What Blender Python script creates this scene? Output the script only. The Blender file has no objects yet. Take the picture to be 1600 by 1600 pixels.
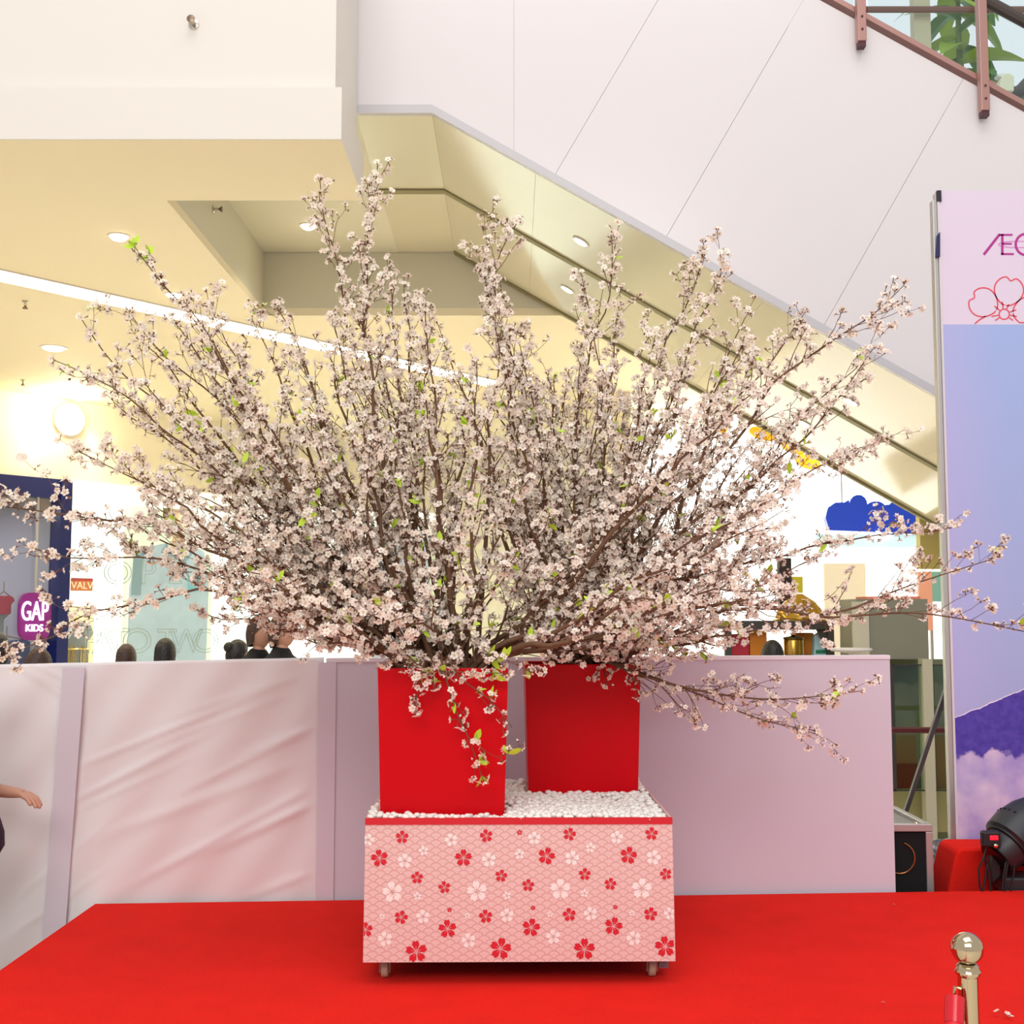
import bpy, bmesh, math, random
import numpy as np
from mathutils import Vector, Matrix

# ---------------------------------------------------------------- camera, world, light, exposure
SC = bpy.context.scene
F, H, PITCH = 1900.0, 1.3, math.radians(4.754)
cam_d = bpy.data.cameras.new('camera'); cam = bpy.data.objects.new('camera', cam_d)
SC.collection.objects.link(cam)
cam.location = (0, 0, H); cam.rotation_euler = (math.pi/2 + PITCH, 0, 0)
cam_d.sensor_width = 36; cam_d.lens = 36*F/1600; cam_d.clip_end = 200
SC.camera = cam
w = bpy.data.worlds.new('atrium_daylight'); SC.world = w; w.use_nodes = True
bg = w.node_tree.nodes['Background']; bg.inputs[0].default_value = (1.0, 0.975, 0.965, 1); bg.inputs[1].default_value = 0.60
SC.view_settings.view_transform = 'Standard'; SC.view_settings.look = 'None'
SC.view_settings.gamma = 1; SC.view_settings.use_curve_mapping = False
SC.view_settings.exposure = 0.12
SC.cycles.max_bounces = 5; SC.cycles.diffuse_bounces = 3; SC.cycles.glossy_bounces = 2; SC.cycles.transparent_max_bounces = 8; SC.cycles.transmission_bounces = 2; SC.cycles.adaptive_threshold = .025

def lamp(name, kind, loc, energy, color=(1, 1, 1), target=None, **kw):
    d = bpy.data.lights.new(name, kind); d.energy = energy; d.color = color
    for k, v in kw.items(): setattr(d, k, v)
    o = bpy.data.objects.new(name, d); SC.collection.objects.link(o); o.location = loc
    if target is not None:
        o.rotation_euler = (Vector(target)-Vector(loc)).to_track_quat('-Z', 'Y').to_euler()
    return o
# the atrium's skylight above the stage and its lilac stage wash
lamp('atrium_skylight', 'AREA', (0.5, 0.5, 14), 640, (1, .985, .97), (0.2, 4.6, 0), shape='RECTANGLE', size=10, size_y=8)
lamp('front_fill_light', 'AREA', (-1.0, -6.5, 7.5), 600, (1, .975, .95), (0.1, 4.8, 1.3), shape='RECTANGLE', size=9, size_y=4)  # added unseen fill behind the camera, brightens the blossoms from the front
lamp('stage_wash_lamp', 'SPOT', (3.4, 1.2, 5.2), 150, (.80, .70, 1), (0.9, 5.7, .6), spot_size=math.radians(46), spot_blend=1, shadow_soft_size=.3)

# ---------------------------------------------------------------- helpers
COL = SC.collection
RNG = np.random.default_rng(7); random.seed(7)
R = math.radians
CP, SP = math.cos(PITCH), math.sin(PITCH)
def P(px, py, d):
    """point of the place seen at photograph pixel (px, py) at distance d along the floor"""
    a, b = (px-800)/F, (800-py)/F
    t = d/(CP - b*SP)
    return Vector((a*t, d, H + t*(b*CP + SP)))
def lin(h):
    h = h.lstrip('#'); c = [int(h[i:i+2], 16)/255 for i in (0, 2, 4)]
    return tuple(v/12.92 if v <= .04045 else ((v+.055)/1.055)**2.4 for v in c)
MATS = {}
def mat(name, hexc='#ffffff', rough=.6, metal=0., emit=0., emit_hex=None, bump=0., bscale=60., vary=0., vscale=6., spec=.5, alpha=None, trans=0.):
    if name in MATS: return MATS[name]
    m = bpy.data.materials.new(name); m.use_nodes = True
    nt = m.node_tree; b = nt.nodes['Principled BSDF']; c = lin(hexc)
    b.inputs['Base Color'].default_value = (*c, 1); b.inputs['Roughness'].default_value = rough
    b.inputs['Metallic'].default_value = metal; b.inputs['Specular IOR Level'].default_value = spec
    if trans: b.inputs['Transmission Weight'].default_value = trans
    if emit:
        b.inputs['Emission Color'].default_value = (*lin(emit_hex or hexc), 1); b.inputs['Emission Strength'].default_value = emit
    if vary or bump:
        tc = nt.nodes.new('ShaderNodeTexCoord')
    if vary:
        n = nt.nodes.new('ShaderNodeTexNoise'); n.inputs['Scale'].default_value = vscale; n.inputs['Detail'].default_value = 4
        nt.links.new(tc.outputs['Object'], n.inputs['Vector'])
        mx = nt.nodes.new('ShaderNodeMix'); mx.data_type = 'RGBA'
        mx.inputs[6].default_value = (*[v*(1-vary) for v in c], 1); mx.inputs[7].default_value = (*[min(1, v*(1+vary)) for v in c], 1)
        nt.links.new(n.outputs[0], mx.inputs[0]); nt.links.new(mx.outputs[2], b.inputs['Base Color'])
    if bump:
        n2 = nt.nodes.new('ShaderNodeTexNoise'); n2.inputs['Scale'].default_value = bscale; n2.inputs['Detail'].default_value = 3
        nt.links.new(tc.outputs['Object'], n2.inputs['Vector'])
        bp = nt.nodes.new('ShaderNodeBump'); bp.inputs['Strength'].default_value = bump; bp.inputs['Distance'].default_value = .01
        nt.links.new(n2.outputs[0], bp.inputs['Height']); nt.links.new(bp.outputs[0], b.inputs['Normal'])
    MATS[name] = m; return m
def glass(name, hexc, alpha):
    """thin pane: mostly clear, a little tint and mirror"""
    if name in MATS: return MATS[name]
    m = bpy.data.materials.new(name); m.use_nodes = True; nt = m.node_tree; nt.nodes.clear()
    o = nt.nodes.new('ShaderNodeOutputMaterial'); t = nt.nodes.new('ShaderNodeBsdfTransparent'); g = nt.nodes.new('ShaderNodeBsdfGlossy')
    t.inputs[0].default_value = (*lin(hexc), 1); g.inputs['Roughness'].default_value = .03
    mx = nt.nodes.new('ShaderNodeMixShader'); mx.inputs[0].default_value = alpha
    nt.links.new(t.outputs[0], mx.inputs[1]); nt.links.new(g.outputs[0], mx.inputs[2]); nt.links.new(mx.outputs[0], o.inputs[0])
    MATS[name] = m; return m

def mesh_np(name, V, faces_flat, counts, mats, midx=None, smooth=False):
    me = bpy.data.meshes.new(name)
    V = np.asarray(V, dtype=np.float32); ff = np.asarray(faces_flat, dtype=np.int32); ct = np.asarray(counts, dtype=np.int32)
    me.vertices.add(len(V)); me.vertices.foreach_set('co', V.ravel())
    me.loops.add(len(ff)); me.loops.foreach_set('vertex_index', ff)
    me.polygons.add(len(ct)); me.polygons.foreach_set('loop_start', np.concatenate(([0], np.cumsum(ct)[:-1])).astype(np.int32))
    for m in mats: me.materials.append(m)
    if midx is not None: me.polygons.foreach_set('material_index', np.asarray(midx, dtype=np.int32))
    me.update(calc_edges=True)
    if smooth: me.polygons.foreach_set('use_smooth', np.ones(len(ct), dtype=bool))
    return me
class MB:
    """collects shapes for ONE mesh object"""
    def __init__(s): s.v = []; s.f = []; s.m = []
    def add(s, V, Fs, mi=0):
        k = len(s.v); s.v.extend([tuple(map(float, p)) for p in V])
        for f in Fs: s.f.append([k+i for i in f]); s.m.append(mi)
        return s
    def box(s, x0, x1, y0, y1, z0, z1, mi=0, M=None):
        V = [Vector((x, y, z)) for x in (x0, x1) for y in (y0, y1) for z in (z0, z1)]
        if M is not None: V = [M @ p for p in V]
        return s.add(V, [(0, 1, 3, 2), (4, 6, 7, 5), (0, 4, 5, 1), (2, 3, 7, 6), (0, 2, 6, 4), (1, 5, 7, 3)], mi)
    def prism(s, pts, d0, d1, axis='y', mi=0):
        n = len(pts); V = []
        for d in (d0, d1):
            for (a, b) in pts:
                V.append({'y': (a, d, b), 'z': (a, b, d), 'x': (d, a, b)}[axis])
        return s.add(V, [list(range(n)), list(range(2*n-1, n-1, -1))] + [(i, i+n, (i+1) % n + n, (i+1) % n) for i in range(n)], mi)
    def tube(s, pts, rad, n=8, mi=0, cap=True):
        pts = [Vector(p) for p in pts]; rad = rad if hasattr(rad, '__len__') else [rad]*len(pts)
        V = []; Fs = []
        t0 = (pts[1]-pts[0]).normalized(); a = t0.orthogonal().normalized()
        for i, p in enumerate(pts):
            t = (pts[min(i+1, len(pts)-1)]-pts[max(i-1, 0)]).normalized()
            a = (a - t*a.dot(t)).normalized(); b = t.cross(a)
            for k in range(n):
                an = 2*math.pi*k/n; V.append(p + (a*math.cos(an)+b*math.sin(an))*rad[i])
        for i in range(len(pts)-1):
            for k in range(n): Fs.append((i*n+k, i*n+(k+1) % n, (i+1)*n+(k+1) % n, (i+1)*n+k))
        if cap: Fs.append(list(range(n-1, -1, -1))); Fs.append([(len(pts)-1)*n+k for k in range(n)])
        return s.add(V, Fs, mi)
    def lathe(s, prof, n=24, c=(0, 0, 0), axis='z', mi=0, M=None):
        V = []; Fs = []
        for (r, h) in prof:
            for k in range(n):
                an = 2*math.pi*k/n; x, y = r*math.cos(an), r*math.sin(an)
                p = {'z': (x, y, h), 'y': (x, h, y), 'x': (h, x, y)}[axis]
                p = Vector(p)
                if M is not None: p = M @ p
                V.append(p + Vector(c))
        for i in range(len(prof)-1):
            for k in range(n): Fs.append((i*n+k, i*n+(k+1) % n, (i+1)*n+(k+1) % n, (i+1)*n+k))
        Fs.append(list(range(n-1, -1, -1))); Fs.append([(len(prof)-1)*n+k for k in range(n)])
        return s.add(V, Fs, mi)
    def build(s, name, mats, parent=None, smooth=False, bevel=0., sharp=35):
        mats = mats if isinstance(mats, (list, tuple)) else [mats]
        me = bpy.data.meshes.new(name); me.from_pydata(s.v, [], s.f); me.update()
        bm = bmesh.new(); bm.from_mesh(me); bmesh.ops.recalc_face_normals(bm, faces=bm.faces); bm.to_mesh(me); bm.free()
        for m in mats: me.materials.append(m)
        me.polygons.foreach_set('material_index', s.m)
        if smooth:
            me.polygons.foreach_set('use_smooth', [True]*len(me.polygons)); me.set_sharp_from_angle(angle=R(sharp))
        o = obj(name, me, parent)
        if bevel:
            b = o.modifiers.new('bevel', 'BEVEL'); b.width = bevel; b.segments = 2; b.limit_method = 'ANGLE'
        return o
def obj(name, me, parent=None, loc=None):
    o = bpy.data.objects.new(name, me); COL.objects.link(o)
    if parent is not None: o.parent = parent
    if loc is not None: o.location = loc
    return o
def tag(o, label, cat, group=None, kind=None):
    o['label'] = label; o['category'] = cat
    if group: o['group'] = group
    if kind: o['kind'] = kind
    return o
def thing(name, label, cat, loc=(0, 0, 0), rz=0., group=None):
    o = obj(name, None, None, loc); o.rotation_euler = (0, 0, rz); o.empty_display_size = .1
    return tag(o, label, cat, group)
def struct(o, label, cat='structure'):
    o['kind'] = 'structure'; o['label'] = label; o['category'] = cat; return o
def text_mesh(name, body, size, m, parent, M, extrude=.004, outline=0., squeeze=1., align='CENTER'):
    cu = bpy.data.curves.new(name, 'FONT'); cu.body = body; cu.size = size; cu.align_x = align; cu.align_y = 'CENTER'
    if outline:
        cu.fill_mode = 'NONE'; cu.bevel_depth = outline; cu.bevel_resolution = 0; cu.resolution_u = 4
    else:
        cu.extrude = extrude; cu.resolution_u = 4
    t = bpy.data.objects.new(name, cu); COL.objects.link(t)
    bpy.context.view_layer.update()
    me = bpy.data.meshes.new_from_object(t.evaluated_get(bpy.context.evaluated_depsgraph_get()))
    bpy.data.objects.remove(t); bpy.data.curves.remove(cu)
    me.name = name; me.materials.clear(); me.materials.append(m)
    me.transform(M @ Matrix.Diagonal((squeeze, 1, 1, 1)))
    return obj(name, me, parent)

# ---------------------------------------------------------------- materials of the place
M_white = mat('white_paint', '#e8e2da', .55)
M_cream = mat('cream_ceiling_paint', '#f7ebcc', .7)
M_fascia = mat('white_lacquer_panel', '#e6e0e1', .22, spec=.55)
M_rim = mat('grey_lacquer_rim', '#c9c6ca', .3)
M_soffit = mat('polished_cream_soffit', '#e0d8bc', .12, spec=.9)
M_seam = mat('dark_seam', '#8f875f', .6)
M_carpet = mat('red_needle_carpet', '#e6241b', .95, bump=.5, bscale=260, vary=.12, vscale=5, spec=.1)
M_potred = mat('red_lacquer', '#cc0212', .35, spec=.12)
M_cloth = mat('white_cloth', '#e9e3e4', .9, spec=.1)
M_board = mat('lilac_tinted_board', '#d3ccd8', .75, spec=.2)  # white board with the lilac stage light put into its base colour
M_alu = mat('brushed_aluminium', '#b9b6b4', .4, metal=.7)
M_black = mat('black_plastic', '#15151a', .5)
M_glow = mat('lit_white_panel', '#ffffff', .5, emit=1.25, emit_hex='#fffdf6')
M_glowwarm = mat('lit_cream_panel', '#fff6dc', .5, emit=.9, emit_hex='#fff3cf')
M_lamp = mat('lamp_lens', '#ffffff', .5, emit=9, emit_hex='#fff1d2')
M_strip = mat('strip_light_diffuser', '#ffffff', .5, emit=7.5, emit_hex='#fff0cf')
M_floor = mat('cream_floor_tile', '#e8e0d0', .35, vary=.04)
M_skin = mat('skin', '#c48f78', .55)
M_brass = mat('brass', '#c9a04a', .25, metal=1)
M_chrome = mat('warm_chrome', '#cbb999', .1, metal=1)
M_navy = mat('navy_gloss', '#141d5c', .2)
M_glassclear = glass('clear_glass', '#f4fbf8', .06)
M_glassgreen = glass('greenish_glass', '#dfeee4', .08)
# ---------------------------------------------------------------- the building
ZF = -0.6                               # mall floor
ZC = H + 3.12                           # shop zone ceiling
ZL = H + 3.80                           # underside of the escalator landing
DA, DB, DC = 9.0, 10.7, 12.57           # escalator front, seam, back
DBEAM = 7.81
XR, XREC = -1.13, -2.62                 # beam's end, recess side
m = MB(); m.box(-16, 16, -4, 34, ZF-.1, ZF)
struct(m.build('floor', M_floor), 'cream stone floor of the mall around the stage', 'floor')

# ceiling: slab left of the recess, strip before it, slab behind it (one piece, with the recess cut out)
m = MB()
m.box(-16, XREC, DBEAM, 34, ZC, ZC+.08); m.box(XREC, XR, DBEAM, DA, ZC, ZC+.08); m.box(XREC, 16, DC+.01, 34, ZC, ZC+.08)
struct(m.build('ceiling', M_cream), 'cream ceiling over the shop fronts with a recess', 'ceiling')
m = MB(); m.box(-16, XR+.004, DBEAM-.02, DBEAM-.001, ZC-.004, H+3.47); m.box(-16, XR, DBEAM-.001, DA-.02, ZC+.081, H+3.47); m.box(XR+.0005, XR+.004, DBEAM-.001, DA-.02, ZC-.004, H+3.47)
struct(m.build('trim_1', M_white), 'white beam edge along the front of the cream ceiling', 'beam')
m = MB(); m.box(-16, XR-.05, DBEAM+.05, DA-.02, H+3.47, 9.5)
struct(m.build('wall_upper', M_white), 'white upper floor wall above the beam', 'wall')
m = MB(); m.box(XREC-.06, XREC, DA, DC+.06, ZC+.08, ZL+.1)
struct(m.build('wall_recess_side', mat('recess_paint', '#ddd8c2', .6)), 'pale side of the ceiling recess', 'wall')
m = MB(); m.box(XREC, 16, DC+.01, DC+.08, ZC+.08, ZL+.5)
struct(m.build('wall_recess_back', mat('recess_paint', '#ddd8c2', .6)), 'shaded drop wall at the back of the ceiling recess', 'wall')
m = MB(); m.box(XREC, XR-.06, DA-.02, DA-.001, ZC+.081, 9.5)
struct(m.build('wall_recess_front', M_white), 'back of the beam towards the recess', 'wall')

# escalator: side panels with perpendicular joints, rim, polished underside, posts, glass, rails
esc = thing('escalator', 'white panelled escalator descending behind the blossoms with polished cream underside', 'escalator', (0, DA, 0))
XK, SL = -0.61, .577                    # knee, slope
zb = lambda x: ZL - SL*(max(x, XK)-XK)  # underside
DEPTH = 2.55                            # height of the side above the underside
zt = lambda x: zb(x)+DEPTH
rim = .07
def side_panel(poly, i):
    mm = MB(); mm.prism(poly, 0, .04); return mm.build('side_panel', M_fascia, esc)
# flat panel at the landing then leaning panels whose joints stand square to the slope
cut = [(-1.2, None)]
def joint(x0):
    """joint line from lower edge point x0, square to the slope; returns lower and upper points"""
    lo = (x0, zb(x0)+rim)
    ang = math.atan(SL); nx, nz = math.sin(ang), math.cos(ang)
    L = DEPTH*math.cos(ang); return lo, (lo[0]+nx*L, lo[1]+nz*(L))
g = .0015
xj = [0.33, 1.17, 2.35, 3.53, 4.71, 5.89, 7.07, 8.25, 9.2]
side_panel([(-1.2, ZL+rim), (XK, ZL+rim), (0.014, zb(.014)+rim), (0.014, 9.6), (-1.2, 9.6)], 0)
lo0 = (0.014+g, zb(.014)+rim)
prev_lo, prev_hi = lo0, (0.014+g, 9.6)
for x0 in xj[:0]: pass
js = [joint(x) for x in xj]
def cliptop(lo, hi):   # joints run up to the top edge; above the flat landing the panel goes on up
    return lo, hi
plo = (0.014+g, zb(.014)+rim); phi = (0.014+g, zt(.014)+.9)
for i, (lo, hi) in enumerate(js):
    if i == 0: side_panel([plo, (lo[0]-g, lo[1]), (hi[0]+1.1-g, hi[1]+1.1*1.73), (phi[0], 9.6)], i)
    elif i == 1: side_panel([(plo[0]+g, plo[1]), (lo[0]-g, lo[1]), (hi[0]-g, hi[1]), (phi[0]+1.1+g, phi[1]+1.1*1.73)], i)
    else: side_panel([(plo[0]+g, plo[1]), (lo[0]-g, lo[1]), (hi[0]-g, hi[1]), (phi[0]+g, phi[1])], i)
    plo, phi = lo, hi
mm = MB(); mm.prism([(-1.2, ZL), (XK, ZL), (9.2, zb(9.2)), (9.2, zb(9.2)+rim-.004), (XK, ZL+rim-.004), (-1.2, ZL+rim-.004)], -.015, .04)
mm.build('rim_band', M_rim, esc)
# truss body behind the panels (carries the panels, its pale grey shows in the joints)
mm = MB(); mm.prism([(-1.2, ZL+.05), (XK, ZL+.05), (9.2, zb(9.2)+.05), (9.2, zt(9.2)-.25), (XK+1.3, zt(XK+1.3)-.25), (-1.2, zt(XK)-.3)], .045, DC-DA-.02)
mm.build('truss', mat('truss_grey', '#cdc6c9', .8), esc)
# underside in two runs with a joint strip between
for (d0, d1, sx) in ((.04, DB-DA-.05, 0), (DB-DA+.05, DC-DA, 0)):
    xs = [XK, 0.18, 1.9, 3.6, 5.3, 7.0, 9.2]
    mm = MB(); mm.box(XREC if d0 > 1 else -1.2, XK-.0008, d0, d1, ZL+.002, ZL+.04); mm.build('landing_soffit_panel', M_soffit, esc)
    for a, b in zip(xs[:-1], xs[1:]):
        mm = MB(); a2, b2 = a+.0008, b-.0008
        mm.prism([(a2, zb(a2)+.002), (b2, zb(b2)+.002), (b2, zb(b2)+.04), (a2, zb(a2)+.04)], d0, d1)
        mm.build('sloping_soffit_panel', M_soffit, esc)
mm = MB(); mm.prism([(-1.2, ZL-.015), (XK, ZL-.015), (9.2, zb(9.2)-.015), (9.2, zb(9.2)+.04), (XK, ZL+.04), (-1.2, ZL+.04)], DB-DA-.05, DB-DA+.05)
mm.build('joint_strip', M_seam, esc)
mm = MB(); mm.prism([(XK, ZL-.03), (9.2, zb(9.2)-.03), (9.2, zb(9.2)+.05), (XK, ZL+.05)], DC-DA-.06, DC-DA+.0)
mm.build('joint_strip', M_seam, esc)
# landing soffit continues over the recess
m = MB(); m.box(XREC, -1.2, DA+.06, DC, ZL, ZL+.06)
struct(m.build('ceiling_recess', mat('recess_paint', '#ddd8c2', .6)), 'pale raised ceiling of the recess beside the escalator', 'ceiling')
# top edge trim, posts, glass, handrail
M_pinkmetal = mat('rose_steel', '#b98e86', .35, metal=.55)
def topline(px):  # fascia's upper edge seen in the photograph
    return P(px, (px-1310)*.552, DA)
e0, e1 = topline(1200), topline(1900)
mm = MB(); dx = e1-e0
mm.add([(e0.x, -.03, e0.z-.045), (e1.x, -.03, e1.z-.045), (e1.x, -.03, e1.z), (e0.x, -.03, e0.z), (e0.x, .1, e0.z-.045), (e1.x, .1, e1.z-.045), (e1.x, .1, e1.z), (e0.x, .1, e0.z)],
       [(0, 1, 2, 3), (4, 7, 6, 5), (0, 4, 5, 1), (3, 2, 6, 7), (0, 3, 7, 4), (1, 5, 6, 2)])
mm.build('edge_trim', M_pinkmetal, esc)
M_hole = mat('bolt_dark', '#5a3a40', .5, metal=.5)
for (px, py) in ((1345, 70), (1537, 178)):
    b = P(px, py, DA-.06)
    mm = MB(); mm.box(b.x-.033, b.x+.033, -.11, -.035, b.z+.01, b.z+1.55); p = mm.build('post', M_pinkmetal, esc, bevel=.006)
    mm = MB(); mm.box(b.x-.028, b.x+.028, -.10, -.036, b.z-.03, b.z+.012); mm.build('post_foot', M_hole, p)
    for k in (.10, .20):
        mm = MB(); mm.lathe([(.004, -.118), (.009, -.116), (.009, -.108)], 10, (b.x, 0, b.z+k), 'y'); mm.build('bolt', M_hole, p)
for (pa, pb) in ((1120, 1333), (1357, 1525), (1549, 1760)):
    a, b = topline(pa), topline(pb)
    mm = MB(); mm.add([(a.x, -.015, a.z), (b.x, -.015, b.z), (b.x, -.015, b.z+.98), (a.x, -.015, a.z+.98), (a.x, 0, a.z), (b.x, 0, b.z), (b.x, 0, b.z+.98), (a.x, 0, a.z+.98)],
                      [(0, 1, 2, 3), (4, 7, 6, 5), (0, 4, 5, 1), (3, 2, 6, 7), (0, 3, 7, 4), (1, 5, 6, 2)])
    mm.build('glass_panel', M_glassclear, esc)
h0, h1 = P(1420, -62, DA), P(1700, 88, DA)
mm = MB(); mm.tube([(h0.x, -.01, h0.z), (h1.x, -.01, h1.z)], .045, 10); mm.build('handrail', mat('dark_rubber', '#4a3f3b', .5), esc, smooth=True)

# sprinklers
def sprinkler(px, py, d, wall, label):
    c = P(px, py, d); t = thing('sprinkler', label, 'sprinkler', c)
    M_s = mat('dull_bronze', '#8d7a66', .35, metal=.8)
    ax = 'y' if wall == 'y' else ('x' if wall == 'x' else 'z')
    sg = {'y': -1, 'x': 1, 'z': -1}[ax]
    mm = MB(); mm.lathe([(.035, 0), (.035, sg*.008), (.016, sg*.012), (.013, sg*.05)], 14, (0, 0, 0), ax); mm.build('flange', mat('chrome_trim', '#c9c2b6', .25, metal=.8), t, smooth=True)
    mm = MB(); mm.lathe([(.008, sg*.05), (.028, sg*.075), (.028, sg*.08), (.004, sg*.085)], 12, (0, 0, 0), ax); mm.build('deflector', M_s, t, smooth=True)
    return t
sprinkler(303, 38, DBEAM+.05, 'y', 'small round sprinkler head on the white upper wall')
c = P(338, 327, 10.4); s = sprinkler(338, 327, 10.4, 'x', 'sprinkler head on the pale side of the ceiling recess'); s.location.x = XREC
for px, py, lb in ((40, 463, 'bronze sprinkler hanging from the ceiling beside the strip light'), (36, 590, 'bronze sprinkler hanging from the ceiling close to the back wall')):
    d = 3.12*F/(958-py); s = sprinkler(px, py, d, 'z', lb); s.location.z = ZC

# downlights
def downlight(px, py, z, label, energy=22, rad=.075, group='ceiling downlights', d=None, tilt=None):
    d = d or (z-H)*F/(958-py); c = P(px, py, d)
    t = thing('downlight', label, 'downlight', (c.x, d, z), 0, group)
    mm = MB(); mm.lathe([(rad*1.25, 0), (rad*1.25, -.006), (rad, -.01), (rad*.98, -.002)], 20); r = mm.build('trim_ring', M_white, t, smooth=True)
    mm = MB(); mm.lathe([(rad*.98, -.004), (rad*.92, -.018), (rad*.7, -.034), (rad*.35, -.043), (.002, -.046)], 20); l = mm.build('lens', M_lamp, t, smooth=True)
    if tilt is not None: t.rotation_euler = (0, tilt, 0)
    lamp('downlight_beam', 'SPOT', (c.x, d, z-.06), energy*4.4, (1, .925, .755), (c.x, d, z-3), spot_size=R(120), spot_blend=.8, shadow_soft_size=.08)
    return t
downlight(186, 357, ZC, 'round downlight alone in the plain ceiling nearest the beam')
downlight(272, 452, ZC, 'round downlight just above the strip light by a leafy twig')
downlight(482, 340, ZL, 'round downlight in the raised ceiling of the recess', 8)
downlight(84, 538, ZC, 'large glowing downlight below the strip light', 40, .13)
downlight(124, 619, ZC, 'small downlight where the ceiling meets the back wall', 30, .08)
for px, d, lb in ((910, 10.0, 'round downlight set in the upper run of the escalator underside'), (1335, 10.2, 'round downlight in the escalator underside near the banner'), (888, 11.6, 'round downlight in the lower run of the escalator underside'), (1262, 11.6, 'round downlight low in the escalator underside behind blossoms')):
    x = (px-800)/F*d
    c = thing('downlight', lb, 'downlight', (x, d, zb(x)-.001), 0, 'escalator downlights'); c.rotation_euler = (0, math.atan(SL), 0)
    mm = MB(); mm.lathe([(.08, 0), (.08, -.006), (.064, -.01), (.062, -.002)], 20); mm.build('trim_ring', M_white, c, smooth=True)
    mm = MB(); mm.lathe([(.062, -.004), (.056, -.009), (.002, -.011)], 20); mm.build('lens', M_lamp, c, smooth=True)

# the strip light running obliquely through the ceiling
UX, UY = .644, .765; u = Vector((UX, UY, 0)); nrm = Vector((UY, -UX, 0))
sa = P(0, 420, 3.12*F/(958-420)); sa.z = ZC
t = thing('strip_light', 'long white strip light crossing the cream ceiling', 'light', (sa.x, sa.y, ZC), math.atan2(UY, UX))
mm = MB(); mm.box(-4, 7.0, -.18, .18, -.012, .0); mm.build('diffuser', M_strip, t)
mm = MB(); mm.box(-4.02, 7.02, -.195, -.18, -.016, 0); mm.box(-4.02, 7.02, .18, .195, -.016, 0); mm.box(7.0, 7.02, -.18, .18, -.016, 0); mm.box(-4.02, -4, -.18, .18, -.016, 0)
mm.build('frame', M_white, t)

# ---------------------------------------------------------------- left shop row, oblique
S0 = Vector((-800/F*16.94, 16.94, 0)); ROT = math.atan2(UY, UX)
def s_of(px):
    k = (px-800)/F; return (S0.x-k*S0.y)/(k*UY-UX)
def z_of(py, s): return H + (958-py)/F*(S0.y+UY*s)
shop = Matrix.Translation(S0) @ Matrix.Rotation(ROT, 4, 'Z')     # local x along the fronts, -y towards the viewer
zg = 3.23                                                       # top of the shop fronts
def sb(name, mats, boxes, parent=None, **kw):
    mm = MB()
    for bx in boxes: mm.box(*bx, M=shop)
    return mm.build(name, mats, parent, **kw)
struct(sb('wall_left', mat('cream_wall', '#f8f0d8', .7), [(-9, 9.2, 0, .15, zg, ZC)]), 'cream wall band above the left shop fronts', 'wall')
# navy shop
M_greyroom = mat('mauve_grey_wall', '#a59cab', .7)
o = struct(sb('wall_shop_interior', M_greyroom, [(-9, .9, 3.0, 3.1, ZF, zg), (.86, .94, .15, 3.0, ZF, zg)]), 'grey inner walls of the navy shop', 'wall')
t = thing('boutique', 'navy glossy shop front with tall glass at the far left', 'shop front')
sb('header', M_navy, [(-9, .81, -.1, .12, 2.95, zg)], t)
sb('column', M_navy, [(.81, .985, -.14, .14, ZF, zg)], t)
for k in range(4): sb('glass_pane', M_glassclear, [(-6+k*1.7, -4.32+k*1.7, .0, .012, ZF, 2.95)], t)
sb('ceiling_panel', mat('shop_ceiling', '#c9b3b4', .6), [(-9, .86, .12, 3.0, 2.98, 3.02)], t)
lamp('navy_shop_lamp', 'AREA', shop @ Vector((-1.0, 1.5, 2.9)), 60, (.95, .9, 1), shop @ Vector((-1.0, 1.5, 0)), size=1.5)
# glowing sign in its window
t = thing('lit_sign', 'glowing magenta sign with white letters in the navy shop window', 'sign')
sA, sB_ = s_of(29), s_of(78); sm = (sA+sB_)/2; zA, zB2 = z_of(1000, sm), z_of(926, sm)
pts = []
W2, H2 = (sB_-sA)/2, (zB2-zA)/2; zc = (zA+zB2)/2
for k in range(24):
    a = 2*math.pi*k/24; ca, sa_ = math.cos(a), math.sin(a)
    pts.append((sm+W2*math.copysign(abs(ca)**.5, ca), zc+H2*math.copysign(abs(sa_)**.5, sa_)))
mm = MB(); mm.prism(pts, -.02, .05); o = mm.build('panel', mat('magenta_screen', '#6a1470', .3, emit=.22, emit_hex='#a01470'), t); o.data.transform(shop @ Matrix.Translation((0, -.06, 0)))
M_tx = shop @ Matrix.Translation((sm-.02, -.095, zc+.18*H2)) @ Matrix.Rotation(math.pi/2, 4, 'X')
text_mesh('letters', 'GAP', H2*1.15, mat('lit_letters', '#ffffff', .5, emit=2.2), t, M_tx, .01, squeeze=.55)
M_tx = shop @ Matrix.Translation((sm-.02, -.095, zc-.5*H2)) @ Matrix.Rotation(math.pi/2, 4, 'X')
text_mesh('letters', 'KIDS', H2*.42, mat('lit_letters'), t, M_tx, .01, squeeze=.9)
mm = MB(); mm.box(sm-.015, sm+.015, -.06, -.04, zc+H2*.8, 2.95, M=shop); mm.build('hanger', M_alu, t)
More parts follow.
